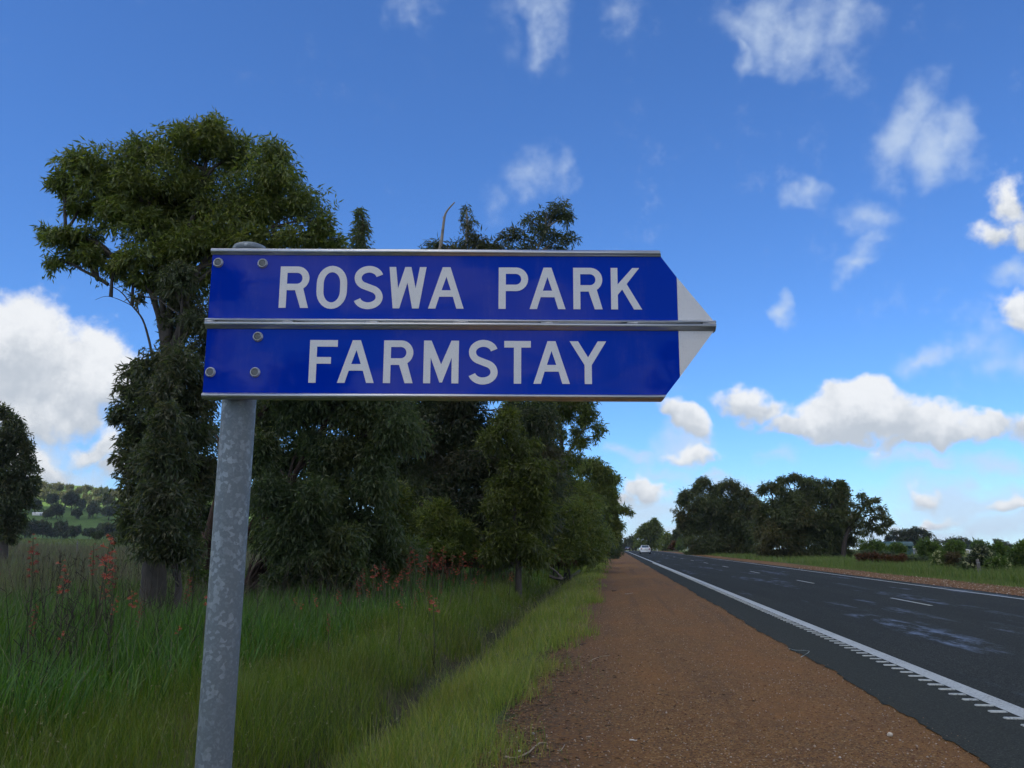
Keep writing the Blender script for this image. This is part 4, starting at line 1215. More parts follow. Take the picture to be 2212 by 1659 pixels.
for lab, Y, items, seed, n in (
        ('left cream flowered bush beside the wooden post over the road', 55, [(1050, 640, 80, 50), (1120, 700, 110, 70), (1040, 740, 80, 50), (1200, 740, 80, 50)], 110, 9),
        ('tall cream flowered bush just behind the wooden post over the road', 50, [(1620, 560, 120, 60), (1540, 640, 110, 70), (1660, 650, 120, 70), (1480, 730, 110, 70), (1580, 760, 110, 70), (1700, 700, 90, 70)], 111, 14),
        ('low cream flecked bush between the post and the right edge', 49, [(1850, 720, 110, 60), (1930, 770, 90, 60), (1800, 800, 90, 50), (1880, 850, 90, 40)], 112, 6)):
    L_ = zz4(items)
    b_ = shrub(lab, Y, L_, (.20, .06), M_LEAF_PALE if seed == 111 else M_LEAF_GREEN, seed, clump=.38, cov=2.0)
    blossom(b_, L_, Y, n, seed)
shrub('brownish dry bush between the two cream flowered bushes', 54, zz4([(1280, 660, 90, 50), (1340, 720, 80, 50), (1240, 740, 70, 50), (1200, 640, 50, 30)]), (.2, .05), leafy('dry_bush_leaf', [(.07, .055, .025), (.10, .075, .03), (.13, .09, .045)]), 113, clump=.4)
shrub('dark red bracken bank in front of the green shed', 66, zz4([(40, 660, 90, 40), (140, 650, 90, 44), (240, 680, 90, 44), (340, 680, 80, 44), (440, 700, 80, 44), (540, 690, 60, 40), (300, 730, 110, 30), (570, 660, 30, 30)]), (.24, .05), M_LEAF_RUST, 114, name='bracken', cat='bracken', clump=.4, cov=1.9)
shrub('grey green weeds growing through the dark red bracken', 67, zz4([(100, 610, 110, 40), (280, 630, 90, 40), (420, 640, 80, 40), (660, 700, 90, 60), (760, 700, 70, 50), (860, 700, 60, 40)]), (.24, .05), M_LEAF_PALE, 115, clump=.4, cov=1.5, name='weed_clump', cat='weeds')

# ------------------------------------------------------------------ hill trees
def hill_proto(seed, mat):
    rng = np.random.default_rng(seed)
    f_ = Foliage(seed)
    for k in range(7):
        a = rng.uniform(0, 6.28)
        f_.lobe((math.cos(a) * .5, math.sin(a) * .5, .75 + rng.uniform(-.2, .4)), (.5, .5, .36), (.20, .085), 1.6, .22, .2)
    cr = f_.mesh('crown', mat)
    t_ = MB()
    t_.tube([(0, 0, -.15), (0, 0, .9)], [.07, .03], 5)
    for k in range(3):
        a = rng.uniform(0, 6.28)
        t_.tube([(0, 0, .35), (math.cos(a) * .4, math.sin(a) * .4, .8)], [.035, .015], 4)
    return t_.mesh('trunk', M_BARK), cr


protos = [hill_proto(200 + i, M_LEAF_SUNLIT) for i in range(3)] + [hill_proto(210 + i, M_LEAF_DARK) for i in range(3)]  # crest crowns coloured as sunlit, the lower ones as shaded
hillz = [(420, 1030, 80, 60), (550, 1020, 90, 50), (700, 1030, 50, 50), (790, 1040, 40, 40), (880, 1030, 60, 45), (980, 1060, 60, 70), (1060, 1045, 45, 45), (1150, 1070, 60, 60), (450, 1090, 90, 50), (620, 1100, 60, 45), (700, 1090, 60, 45), (1080, 1150, 80, 60), (880, 1110, 50, 40), (1000, 1130, 60, 45),
         (330, 1060, 60, 50), (250, 1040, 70, 60), (150, 1030, 70, 60), (1240, 1090, 60, 60), (1330, 1100, 60, 60), (60, 1040, 70, 60), (500, 1065, 50, 40), (760, 1120, 50, 36), (930, 1160, 50, 40),
         (350, 1190, 80, 60), (520, 1150, 70, 60), (570, 1250, 90, 60), (720, 1160, 80, 70), (830, 1180, 50, 60), (770, 1270, 60, 50), (940, 1240, 80, 70), (1100, 1260, 90, 70), (480, 1280, 60, 40), (290, 1200, 60, 60), (1200, 1200, 70, 60), (200, 1180, 80, 60),
         (250, 1420, 140, 100), (430, 1440, 90, 80), (610, 1440, 90, 80), (750, 1440, 80, 85), (900, 1460, 90, 65), (1050, 1440, 120, 90), (1200, 1440, 110, 90), (1340, 1440, 110, 90), (120, 1430, 120, 100), (520, 1470, 70, 50), (680, 1480, 70, 45), (980, 1490, 80, 45), (1130, 1490, 80, 45)]
words = ['sunlit olive tree on the far hill crest', 'dark paddock tree half way up the hill', 'dark tree at the foot of the hill']
groups = ['woodland trees on the hill crest', 'paddock trees half way up the hill', 'trees at the foot of the hill']
for i, (zx, zy, rx, ry) in enumerate(hillz):
    row = 0 if i < 23 else (1 if i < 35 else 2)
    p = hit(zx * .2133, 840.6 + (zy + ry) * .2133)
    d = math.hypot(p.x, p.y)
    s_ = rx * .2133 * d / 1853.7
    o = empty('woodland_tree', tuple(p), random.uniform(0, 6.28))
    tr_me, cr_me = protos[(random.randrange(3)) + (0 if row == 0 else 3)]
    hgt = 2 * ry * .2133 * d / 1853.7
    q_ = random.uniform(.68, .9) * (.9 if row == 2 else 1)
    o.scale = (s_ * q_, s_ * q_, hgt / 1.35 * random.uniform(.82, 1.12) * (.85 if row == 2 else 1))
    side = 'beside the left edge tree' if zx < 400 else ('under the blue sky gap' if zx < 800 else 'close to the big gum tree')
    if abs(zx - 415) < 110 and 1150 < zy < 1290:
        side = 'beside the white shed'
    tag(o, ('broad ' if rx >= 80 else 'small ' if rx <= 50 else '') + words[row] + ' ' + side, 'tree', groups[row])
    link('trunk', tr_me, o)
    link('crown', cr_me, o)

#---GRASS---

for k in range(26):            # the woodland goes on along the hill past the picture's left edge
    x, y = random.uniform(-1150, -600), random.uniform(620, 860)
    o = empty('woodland_tree', (x, y, float(hill_z(x, y))), random.uniform(0, 6.28))
    tr_me, cr_me = protos[random.randrange(3) + (0 if y > 740 else 3)]
    s_ = random.uniform(5, 8)
    o.scale = (s_, s_, s_ * random.uniform(.9, 1.3))
    tag(o, 'woodland tree on the far hill beyond the left edge of the view', 'tree', 'woodland trees past the left edge')
    link('trunk', tr_me, o)
    link('crown', cr_me, o)

# ------------------------------------------------------------------ trees along the verge behind the camera (the sign's glossy film mirrors them)
for k, (src, x, y, rz, s_) in enumerate((('gum_tree.001', -6.5, -27, 2.2, 1.45), ('gum_tree', 15.5, -38, .9, 1.25), ('gum_tree.001', 19.0, -26, 4.1, 1.0), ('gum_tree', -7.5, -52, 3.7, 1.3), ('gum_tree.001', 16.0, -62, .4, 1.5), ('gum_tree', 1.5 - 9, -80, 5.2, 1.5))):
    c = copy_tree(bpy.data.objects[src])
    c.location = (x, y, float(flat(x, y)))
    c.rotation_euler = (0, 0, rz)
    c.scale = (s_, s_, s_)
    tag(c, '%s roadside gum tree behind the viewer on the %s of the road' % (('nearest', 'second', 'nearest', 'middle', 'farthest', 'farthest')[k], 'verge side' if x < 0 else 'far side'), 'tree', 'roadside trees behind the viewer')
# ------------------------------------------------------------------ grass, weeds, flowers
def blades(rng, pts, h, wd, bend=.35, segs=3):
    """tapered blades: pts (n,3), heights, widths"""
    n = len(pts)
    az = rng.uniform(0, 2 * np.pi, n)
    face = rng.uniform(0, 2 * np.pi, n)
    ln = np.c_[np.cos(az), np.sin(az), np.zeros(n)] * (h * rng.uniform(.02, bend, n))[:, None]
    lean0 = rng.normal(0, .12, (n, 2)) * h[:, None]
    sd = np.c_[np.cos(face), np.sin(face), np.zeros(n)] * (wd * .5)[:, None]
    rows = []
    for k in range(segs):
        t = k / segs
        c = pts + np.c_[lean0 * t, h * (t - .12 * t * t)] + ln * t * t
        wk = 1 - .75 * t ** 1.6
        rows += [c - sd * wk, c + sd * wk]
    rows.append(pts + np.c_[lean0, h * .88] + ln)
    V = np.stack(rows, 1)
    m = 2 * segs + 1
    b = np.arange(n)[:, None] * m
    Q = np.concatenate([b + np.array([[2 * k, 2 * k + 1, 2 * k + 3, 2 * k + 2]]) for k in range(segs - 1)]) if segs > 1 else np.zeros((0, 4), int)
    T = b + np.array([[2 * segs - 2, 2 * segs - 1, 2 * segs]])
    return V.reshape(-1, 3), Q, T, rows[-1]


class Field:
    def __init__(self, seed):
        self.rng = np.random.default_rng(seed)
        self.V, self.Q, self.T, self.n, self.tips = [], [], [], 0, []

    def patch(self, x0, x1, y0, y1, dens, h0, h1, w0, w1, bend=.35, segs=3, clump=.0, edge=None, keep=None):
        rng = self.rng
        n = int((x1 - x0) * (y1 - y0) * dens)
        p = np.c_[rng.uniform(x0, x1, n), rng.uniform(y0, y1, n)]
        # only the ground the photograph looks at, with a margin on every side
        ok = (p[:, 0] > -.74 * p[:, 1] - 2.5) & (p[:, 0] < .52 * p[:, 1] + 3)
        f = np.sin(p[:, 0] * 1.7 + 1.3 * np.sin(p[:, 1] * .8)) * np.sin(p[:, 1] * 1.3 + p[:, 0] * .6) * .5 + .5
        if clump:
            ok &= rng.uniform(0, 1, n) < (1 - clump) + clump * f
        if edge is not None:
            ok &= edge(p, rng)
        p, f = p[ok], f[ok]
        n = len(p)
        z = ground_h(p[:, 0], p[:, 1]) if keep is None else keep(p)
        h = rng.uniform(h0, h1, n) * (.72 + .45 * f)
        V, Q, T, tip = blades(rng, np.c_[p, z - .02], h, rng.uniform(w0, w1, n), bend, segs)
        self.V.append(V)
        self.Q.append(Q + self.n)
        self.T.append(T + self.n)
        self.n += len(V)
        self.tips.append(tip)
        return tip

    def heads(self, tips, frac, L, W):
        """seed heads: three small husks on some of the tips"""
        rng = self.rng
        t = tips[rng.uniform(0, 1, len(tips)) < frac]
        i = np.repeat(np.arange(len(t)), 3)
        V, F = leaf_quads(rng, t[i] - np.array([0, 0, 1]) * rng.uniform(0, L, (len(i), 1)), rng.normal(0, .5, (len(i), 3)), L, W, -.9, .4)
        self.V.append(V)
        self.Q.append(F + self.n)
        self.n += len(V)

    def build(self, name, mat, kind='stuff', label=None, cat=None):
        o = link(name, mesh_np(name, np.concatenate(self.V), [np.concatenate(self.Q), np.concatenate(self.T)], mat))
        return tag(o, label, cat, kind=kind)


M_TALL = leafy('tall_lush_blade', [(0.029, 0.087, 0.007), (0.047, 0.129, 0.010), (0.070, 0.168, 0.013), (0.102, 0.210, 0.018)], patch=(0.109, 0.161, 0.016), patch_scale=.45, trans=.35)
M_MEAD = leafy('meadow_blade', [(0.066, 0.123, 0.009), (0.103, 0.167, 0.012), (0.146, 0.213, 0.016), (0.222, 0.256, 0.031)], patch=(0.148, 0.145, 0.019), patch_scale=.6, trans=.35)
M_VERGE = leafy('verge_blade', [(0.096, 0.156, 0.020), (0.155, 0.224, 0.026), (0.227, 0.283, 0.039), (0.382, 0.351, 0.068)], patch=(0.274, 0.244, 0.044), patch_scale=.9, trans=.35)
M_DRY = leafy('dry_stalk', [(0.072, 0.058, 0.033), (0.114, 0.090, 0.050), (0.180, 0.150, 0.088), (0.072, 0.090, 0.033)], patch=(0.084, 0.102, 0.033), patch_scale=.25, trans=.15)
M_PADD = leafy('paddock_blade', [(0.102, 0.137, 0.040), (0.144, 0.176, 0.055), (0.180, 0.195, 0.075)], patch=(0.108, 0.156, 0.040), patch_scale=.05, trans=.3)
M_RSIDE = leafy('far_verge_blade', [(0.073, 0.130, 0.020), (0.113, 0.177, 0.029), (0.158, 0.212, 0.041), (0.211, 0.226, 0.063)], patch=(0.158, 0.171, 0.041), patch_scale=.22, trans=.35)

M_SEED = leafy('seeding_stem', [(.14, .14, .055), (.22, .20, .09), (.30, .27, .14)], trans=.3)
F1 = Field(1)
F1.patch(-12, -4.0, 5, 14, 420, .42, .80, .009, .017, .45, 3, .45)
F1.patch(-14, -4.0, 14, 36, 130, .32, .66, .014, .024, .4, 3, .45)
F1.patch(-9, -2.9, 36, 110, 26, .3, .6, .03, .05, .4, 2, .4)
F1.build('tall_grass', M_TALL, label='tall lush dark green grass under the trees on the left verge', cat='grass')

def ragged(p, rng):
    e = -.62 + .30 * np.sin(p[:, 1] * 1.15 + .5) * np.sin(p[:, 1] * .37) + .14 * np.sin(p[:, 1] * 3.1) - .42 * np.exp(-((p[:, 1] - 8.0) / 2.6) ** 2)
    return p[:, 0] < e + rng.normal(0, .15, len(p)) - .25 * (rng.uniform(0, 1, len(p)) ** 3)


def left_bank(p, rng):
    return p[:, 0] < -2.72 + .24 * np.sin(p[:, 1] * 1.25) * np.sin(p[:, 1] * .41 + 1) + .07 * np.sin(p[:, 1] * 3.9) + rng.normal(0, .10, len(p))


def right_bank(p, rng):
    return (p[:, 0] > -2.14 + .20 * np.sin(p[:, 1] * 1.05 + 2) * np.sin(p[:, 1] * .33) + .06 * np.sin(p[:, 1] * 4.3) + rng.normal(0, .09, len(p))) & ragged(p, rng)


F2 = Field(2)
t_ = F2.patch(-4.9, -2.3, 4.6, 12, 1700, .20, .46, .0032, .0058, .6, 3, .3, left_bank)
F2.heads(t_, .06, .022, .006)
t_ = F2.patch(-4.6, -2.3, 12, 30, 560, .22, .50, .006, .010, .5, 2, .3, left_bank)
F2.heads(t_, .05, .03, .012)
F2.patch(-4.4, -2.7, 30, 70, 150, .22, .5, .014, .022, .5, 2, .3)
F2.patch(-3.9, -2.4, 70, 170, 30, .22, .5, .03, .06, .5, 1, .3)
F2.build('meadow_grass', M_MEAD, label='fine yellow green meadow grass on the left bank of the ditch', cat='grass')


F3 = Field(3)
t_ = F3.patch(-2.4, -.2, 4.2, 12, 2100, .10, .32, .003, .0055, .7, 3, .45, right_bank)
F3.heads(t_, .04, .018, .005)
F3.patch(-2.4, -.2, 12, 30, 760, .12, .32, .006, .010, .6, 2, .4, right_bank)
F3.patch(-2.1, -.2, 30, 70, 220, .12, .30, .014, .022, .5, 2, .3, ragged)
F3.patch(-2.4, -.3, 70, 190, 40, .14, .34, .03, .06, .5, 1, .3, ragged)
F3.patch(-1.3, .05, 4.2, 16, 95, .03, .12, .003, .005, .9, 2, .9, lambda p, g: g.uniform(0, 1, len(p)) < np.exp(-(p[:, 0] + 1.0) / .35))
F3.patch(-2.3, -.9, 4.6, 14, 55, .28, .58, .0035, .0065, .6, 3, .5)
F3.patch(-2.3, -1.2, 14, 40, 24, .3, .6, .008, .013, .6, 2, .5)
F3.build('verge_grass', M_VERGE, label='short green grass between the ditch and the gravel shoulder', cat='grass')

F4 = Field(4)
F4.patch(-46, -7.5, 9, 34, 34, .5, 1.05, .006, .012, .3, 2, .5)
F4.patch(-60, -9, 34, 80, 13, .5, .95, .016, .03, .3, 2, .5)
F4.patch(-8, -4.2, 6, 16, 26, .55, 1.05, .004, .007, .3, 3, .4)
F4.patch(-8, -3.2, 16, 60, 9, .5, 1.0, .008, .014, .3, 2, .4)
F4.patch(-2.8, -1.9, 4.6, 22, 240, .08, .30, .003, .006, .9, 2, .5)
F4.patch(-2.75, -2.0, 22, 60, 60, .1, .3, .01, .02, .8, 1, .5)
F4.build('dry_weeds', M_DRY, label='rough brown dry weeds standing in the field left of the grove', cat='weeds')

F5 = Field(5)
F5.patch(-46, -8.5, 10, 40, 60, .25, .55, .010, .02, .4, 2, .4)
F5.patch(-62, -9, 40, 80, 18, .25, .5, .03, .05, .4, 1, .3)
F5.patch(-150, -30, 80, 200, 3.0, .25, .5, .10, .18, .4, 1, .3)
F5.build('paddock_grass', M_PADD, label='pale green paddock grass out to the foot of the hill', cat='grass')

F6 = Field(6)
ed = lambda p, rng: p[:, 0] > 14.1 + .35 * np.sin(p[:, 1] * .5) + rng.normal(0, .25, len(p))
F6.patch(13.8, 17, 24, 70, 190, .08, .24, .010, .02, .5, 1, .3, ed)
F6.patch(16, 22, 28, 80, 75, .35, .75, .016, .03, .45, 2, .55)
F6.patch(13.8, 24, 80, 190, 14, .2, .7, .05, .09, .4, 1, .4, ed)
F6.patch(22, 70, 60, 150, 2.0, .4, .9, .08, .14, .4, 1, .3)
F6.build('roadside_grass', M_RSIDE, label='bright green grass along the far side of the road', cat='grass')

F7 = Field(7)
t_ = F7.patch(-4.8, -2.6, 4.6, 14, 70, .28, .58, .0022, .0038, .5, 3, .6)
F7.heads(t_, .8, .022, .007)
t_ = F7.patch(-2.0, -.45, 4.4, 14, 60, .16, .46, .0022, .004, .6, 3, .6, ragged)
F7.heads(t_, .7, .022, .007)
t_ = F7.patch(-4.6, -.5, 14, 40, 22, .2, .55, .006, .011, .5, 2, .6, ragged)
F7.heads(t_, .6, .035, .014)
F7.build('seeding_grass', M_SEED, label='pale straw coloured seeding grass stems scattered through the verge', cat='grass')

# dark dead weed stems with side twigs, standing in the left field
M_STALK = plain('dead_stalk', (.045, .036, .030), rough=.95, spec=.1)
M_STRAW = plain('straw_stalk', (.22, .19, .12), rough=.9, spec=.1)
for nm, mt, n, sd, lab in (('dead_weed_stalks', M_STALK, 240, 31, 'dark dead branching weed stems among the tall grass'), ('straw_stalks', M_STRAW, 160, 32, 'bent pale straw stems among the tall grass')):
    rng = np.random.default_rng(sd)
    mb_ = MB()
    for k in range(n):
        y = rng.uniform(6.5, 30)
        x = rng.uniform(max(-.72 * y, -20), -4.6)
        z = float(ground_h(np.float64(x), np.float64(y)))
        h = rng.uniform(.6, 1.25)
        tilt = rng.normal(0, .16 if nm[0] == 'd' else .35, 2)
        r_ = .0035 if nm[0] == 'd' else .0022
        r_ *= max(1, y / 14)
        p = [(x + tilt[0] * h * t, y + tilt[1] * h * t, z + h * t) for t in (0, .35, .7, 1)]
        mb_.tube(p, [r_ * 1.2, r_, r_ * .8, r_ * .5], 3, caps=False)
        if nm[0] == 'd':
            for j in range(rng.integers(3, 9)):
                t = rng.uniform(.4, .98)
                b = np.array([x + tilt[0] * h * t, y + tilt[1] * h * t, z + h * t])
                e = b + np.array([rng.normal(0, .05), rng.normal(0, .05), rng.uniform(.03, .10)])
                mb_.tube([b, e], [r_ * .7, r_ * 1.1], 3, caps=False)
    tag(mb_.build(nm, mt), lab, 'weeds', kind='stuff')

# red flowered lilies: a stem and a spike of trumpet flowers each
M_RED = leafy('coral_red_petal', [(0.335, 0.054, 0.035), (0.425, 0.084, 0.054), (0.463, 0.129, 0.092)], trans=.35, rough=.6)
M_REDD = leafy('deep_red_petal', [(0.196, 0.024, 0.022), (0.265, 0.037, 0.032), (0.317, 0.068, 0.056)], trans=.35, rough=.6)
M_STEM = plain('flower_stem', (.070, .075, .035), rough=.8, spec=.2)


def lily_proto(seed, nfl, spike, fl, mat):
    """unit-height plant: stem mesh and flowers mesh"""
    rng = np.random.default_rng(seed)
    st = MB()
    bend = rng.normal(0, .05, 2)
    f = lambda t: np.array([bend[0] * t * t, bend[1] * t * t, t])
    st.tube([f(t) for t in (0, .3, .6, .85, 1.0)], [.006, .0055, .0045, .0035, .002], 5)
    V, n = [], 0
    fm = MB()
    for k in range(nfl):
        t = 1 - spike * (k + .3) / nfl
        a = k * 2.4 + rng.normal(0, .3)
        d = unit(np.array([math.cos(a), math.sin(a), rng.uniform(-.1, .7)]))
        b = f(t)
        L = fl * rng.uniform(.75, 1.15) * (.55 + .45 * min(1, k / 3))
        s1 = unit(np.cross(d, [0, 0, 1.]))
        s2 = np.cross(d, s1)
        mid = b + d * L * .62
        # the tube of the trumpet
        fm.tube([b, b + d * L * .35, mid], [L * .05, L * .07, L * .13], 5, caps=False)
        for j in range(6):
            q = j * math.pi / 3
            o_ = s1 * math.cos(q) + s2 * math.sin(q)
            pr = s2 * math.cos(q) - s1 * math.sin(q)
            r0 = mid + o_ * L * .11
            fm.add([r0 - pr * L * .07, r0 + pr * L * .07, r0 + d * L * .22 + o_ * L * .28 + pr * L * .10, r0 + d * L * .30 + o_ * L * .46, r0 + d * L * .22 + o_ * L * .28 - pr * L * .10],
                   [(0, 1, 2, 4)], [(4, 2, 3)])
    for k in range(3):
        t = .12 * k
        a = rng.uniform(0, 6.28)
        st.add([(0, 0, t), (.007 * math.sin(a), -.007 * math.cos(a), t + .08), (.10 * math.cos(a), .10 * math.sin(a), t + .36), (-.007 * math.sin(a), .007 * math.cos(a), t + .08)], [(0, 1, 2, 3)])
    return st.mesh('stem', M_STEM), fm.mesh('flowers', mat)


LILY = [lily_proto(300, 7, .24, .048, M_RED), lily_proto(301, 10, .32, .040, M_RED), lily_proto(302, 4, .14, .055, M_RED), lily_proto(303, 16, .40, .032, M_REDD), lily_proto(304, 13, .36, .036, M_REDD)]


def lily(px, py, label=None, D=None, kind=None, hmin=.0):
    """a flower spike whose middle shows at a photo point"""
    sx, sy = px * 1.1302, py * 1.1302
    if D is None:
        D = min(44, (-6.3 if sx < 760 else -4.7) * 2131 / min(-60, sx - 1494)) * random.uniform(.92, 1.08)
        if sy > 1345:
            D = min(D, (CAM_H - .50) * 2131 / (sy - 1331))
    p = P(px, py, D)
    g = float(ground_h(np.float64(p.x), np.float64(p.y)))
    h = max(.62, (p.z - g) * 1.14)
    o = empty('red_lily', (p.x, p.y, g), random.uniform(0, 6.28))
    st, fl = LILY[random.randrange(5) if kind is None else kind]
    link('stem', st, o)
    tag(link('flowers', fl, o), kind='stuff')
    k = h * (1 + D / 20)
    o.scale = (k, k, h)
    tag(o, label, 'flower', 'red flowered lilies in the verge grass')
    return o


lily(380, 1388, 'open coral lily with three flowers nearest the pole on its left', D=8.6, kind=2)
lily(712, 1340, 'single long red lily spike alone in the green grass right of the pole', D=11.0, kind=3)
lily(284, 1297, 'coral lily spike in the grass left of the thick tree trunk base', D=10.5, kind=0)
lily(139, 1263, 'full coral lily with many open flowers left of the thick trunk', D=10, kind=0)
lily(66, 1327, 'deep red lily spike in the dark grass near the left edge', D=8.5, kind=3)
lily(81, 1186, 'tall red lily reaching up against the paddock at far left', D=10.5, kind=4)
lily(207, 1198, 'dense red lily head against the brown field left of the trunk', D=13, kind=4)
lily(126, 1234, 'pale orange lily above the full coral one at left', D=11, kind=2)
lily(440, 1308, 'small pink lily peeping out beside the left edge of the pole', D=9.2, kind=2)
spots = [(890, 1210), (903, 1198), (918, 1214), (935, 1200), (948, 1222), (957, 1196), (975, 1210), (983, 1225), (996, 1204), (1006, 1216), (1015, 1195), (1024, 1208), (1038, 1214), (1048, 1192), (1058, 1222), (1066, 1186), (1078, 1214), (1088, 1204), (1098, 1226), (1106, 1200), (1120, 1210), (1130, 1224), (1147, 1220),
         (221, 1187), (224, 1227), (237, 1265), (245, 1304), (310, 1304), (295, 1336), (126, 1398), (405, 1263), (254, 1217), (5, 1180),
         (725, 1294), (803, 1236), (843, 1268), (864, 1313), (872, 1276), (928, 1284), (940, 1307), (898, 1287), (920, 1240), (963, 1240), (992, 1226), (1045, 1207), (1073, 1204), (1109, 1214), (1090, 1232), (1118, 1222), (901, 1256), (940, 1230), (786, 1242), (827, 1242), (739, 1284), (633, 1300), (1019, 1220), (1140, 1232), (1100, 1244),
         (780, 1262), (812, 1256), (835, 1226), (856, 1240), (878, 1232), (905, 1226), (955, 1214), (975, 1256), (1000, 1246), (1010, 1236), (1030, 1240), (1055, 1226), (1062, 1240), (1082, 1222), (1033, 1198), (1060, 1200), (1125, 1236), (985, 1236), (915, 1268), (885, 1254), (860, 1258), (950, 1268), (1020, 1256), (1045, 1250), (770, 1290), (690, 1310), (655, 1318), (800, 1278),
         (1040, 1222), (1070, 1216), (1095, 1212), (1052, 1212), (1085, 1238), (930, 1222), (968, 1228), (945, 1246), (847, 1254), (820, 1268)]
for px, py in spots:
    kd = random.randrange(5)
    where = ('in the rough weeds at the far left', 'in the rough weeds before the thick trunk', 'close beside the pole', 'under the drooping gum right of the pole', 'in front of the green shrub', 'left of the middle of the red band', 'in the thick middle of the red band',
             'toward the right end of the red band', 'by the shrub near the fallen branch')[sum(px > x for x in (180, 380, 480, 760, 860, 930, 1010, 1080))]
    lily(px, py, ('coral lily with few open flowers ', 'coral lily spike ', 'coral lily with a small open head ', 'long deep red lily spike ', 'deep red lily spike ')[kd] + where, kind=kd)

# ------------------------------------------------------------------ loose things on the ground
M_STONE = leafy('gravel_stone', [(.12, .05, .022), (.20, .09, .04), (.28, .14, .06), (.36, .22, .12), (.50, .42, .32)], trans=0.0, rough=.85)
M_LITTER = leafy('leaf_litter', [(.045, .028, .018), (.075, .045, .026), (.12, .08, .045), (.20, .16, .10)], trans=.05, rough=.9)


def stones(name, n, x0, x1, y0, y1, s0, s1, seed, mat, label, keep=None):
    rng = np.random.default_rng(seed)
    y = y0 + (y1 - y0) * rng.uniform(0, 1, n) ** 1.7
    x = rng.uniform(x0, x1, n)
    if keep is not None:
        ok = keep(x, y, rng)
        x, y = x[ok], y[ok]
        n = len(x)
    s = rng.uniform(s0, s1, n) ** 1.0
    o8 = np.array([(1, 0, 0), (-1, 0, 0), (0, 1, 0), (0, -1, 0), (0, 0, 1), (0, 0, -1)], float)
    tr = np.array([(0, 2, 4), (2, 1, 4), (1, 3, 4), (3, 0, 4), (2, 0, 5), (1, 2, 5), (3, 1, 5), (0, 3, 5)])
    a = rng.uniform(0, 6.28, n)
    V = o8[None] * rng.uniform(.6, 1.2, (n, 6, 1)) * (s[:, None, None]) * np.array([1, 1, .6])
    c, d = np.cos(a)[:, None], np.sin(a)[:, None]
    V = np.stack([V[..., 0] * c - V[..., 1] * d, V[..., 0] * d + V[..., 1] * c, V[..., 2]], -1)
    z = flat(x, y) + .006 + s * .25
    V += np.stack([x, y, z], -1)[:, None]
    T = (np.arange(n)[:, None, None] * 6 + tr[None]).reshape(-1, 3)
    return tag(link(name, mesh_np(name, V.reshape(-1, 3), [T], mat)), label, 'gravel', kind='stuff')


stones('loose_gravel', 16000, -.9, 2.6, 4.6, 24, .004, .011, 61, M_STONE, 'loose pea gravel scattered over the near shoulder')
stones('loose_gravel', 1500, 2.4, 2.95, 4.6, 30, .003, .008, 62, M_STONE, 'loose grit along the edge of the seal', keep=lambda x, y, r: r.uniform(0, 1, len(x)) < np.exp(-(x - 2.42) / .12))
stones('loose_gravel', 2500, 11.5, 14.3, 26, 60, .015, .04, 63, M_STONE, 'loose gravel along the far shoulder')
rng = np.random.default_rng(64)
n = 5200
y = 4.6 + 15 * rng.uniform(0, 1, n) ** 1.5
x = -.75 + rng.exponential(.33, n) * np.where(y < 12, 1, .4) - .25
pos = np.c_[x, y, flat(x, y) + rng.uniform(.006, .016, n)]
V, Fq = leaf_quads(rng, pos, np.c_[rng.normal(0, 1, (n, 2)), rng.normal(0, .1, n)], .05, .010, 0.0, .0)
V = V.reshape(n, 4, 3)
V[:, 1, 2] = np.minimum(V[:, 1, 2], pos[:, 2] + .01)
V[:, 3, 2] = np.minimum(V[:, 3, 2], pos[:, 2] + .01)
V[:, :, 2] = np.maximum(V[:, :, 2], (flat(x, y) + .006)[:, None])
tag(link('leaf_litter', mesh_np('leaf_litter', V.reshape(-1, 3), [Fq], M_LITTER)), 'dead brown leaves littering the edge of the shoulder beside the grass', 'leaf litter', kind='stuff')


def G(px, py):
    p = hit(px, py)
    return np.array([p.x, p.y, float(flat(p.x, p.y)) + .008])


def rock(name, px, py, size, col, label, seed, flat_=.6):
    bm = bmesh.new()
    bmesh.ops.create_icosphere(bm, subdivisions=2, radius=1)
    r = random.Random(seed)
    ks = [(Vector((r.uniform(-1, 1), r.uniform(-1, 1), r.uniform(-1, 1))).normalized(), r.uniform(.55, .85)) for _ in range(9)]
    for v in bm.verts:
        for d, lim in ks:
            t = v.co.dot(d)
            if t > lim:
                v.co -= d * (t - lim)
        v.co *= size
        v.co.z *= flat_
    me = bpy.data.meshes.new(name)
    bm.to_mesh(me)
    bm.free()
    me.materials.append(plain(name + '_surface', col, rough=.85, var=.25, scale=40, bump=.4))
    p = G(px, py)
    o = link(name, me, None, (p[0], p[1], p[2] + size * flat_ * .5))
    o.rotation_euler.z = r.uniform(0, 6)
    return tag(o, label, 'stone')


rock('stone', 1923, 1601, .024, (.60, .53, .42), 'largest pale stone on the near gravel toward the asphalt edge', 1, .85)
rock('stone', 1440, 1550, .012, (.52, .47, .40), 'small pale pebble in the middle of the near gravel', 2)
rock('stone', 1123, 1628, .014, (.60, .56, .50), 'white pebble beside the thick stick at the bottom edge', 3)
rock('stone', 1152, 1588, .016, (.33, .31, .30), 'grey pebble at the edge of the grass above the thick stick', 4)
rock('stone', 1600, 1513, .011, (.46, .38, .28), 'small tan pebble on the gravel halfway to the asphalt', 5)
rock('stone', 1815, 1650, .012, (.50, .46, .40), 'small pale pebble at the bottom edge of the picture', 6)


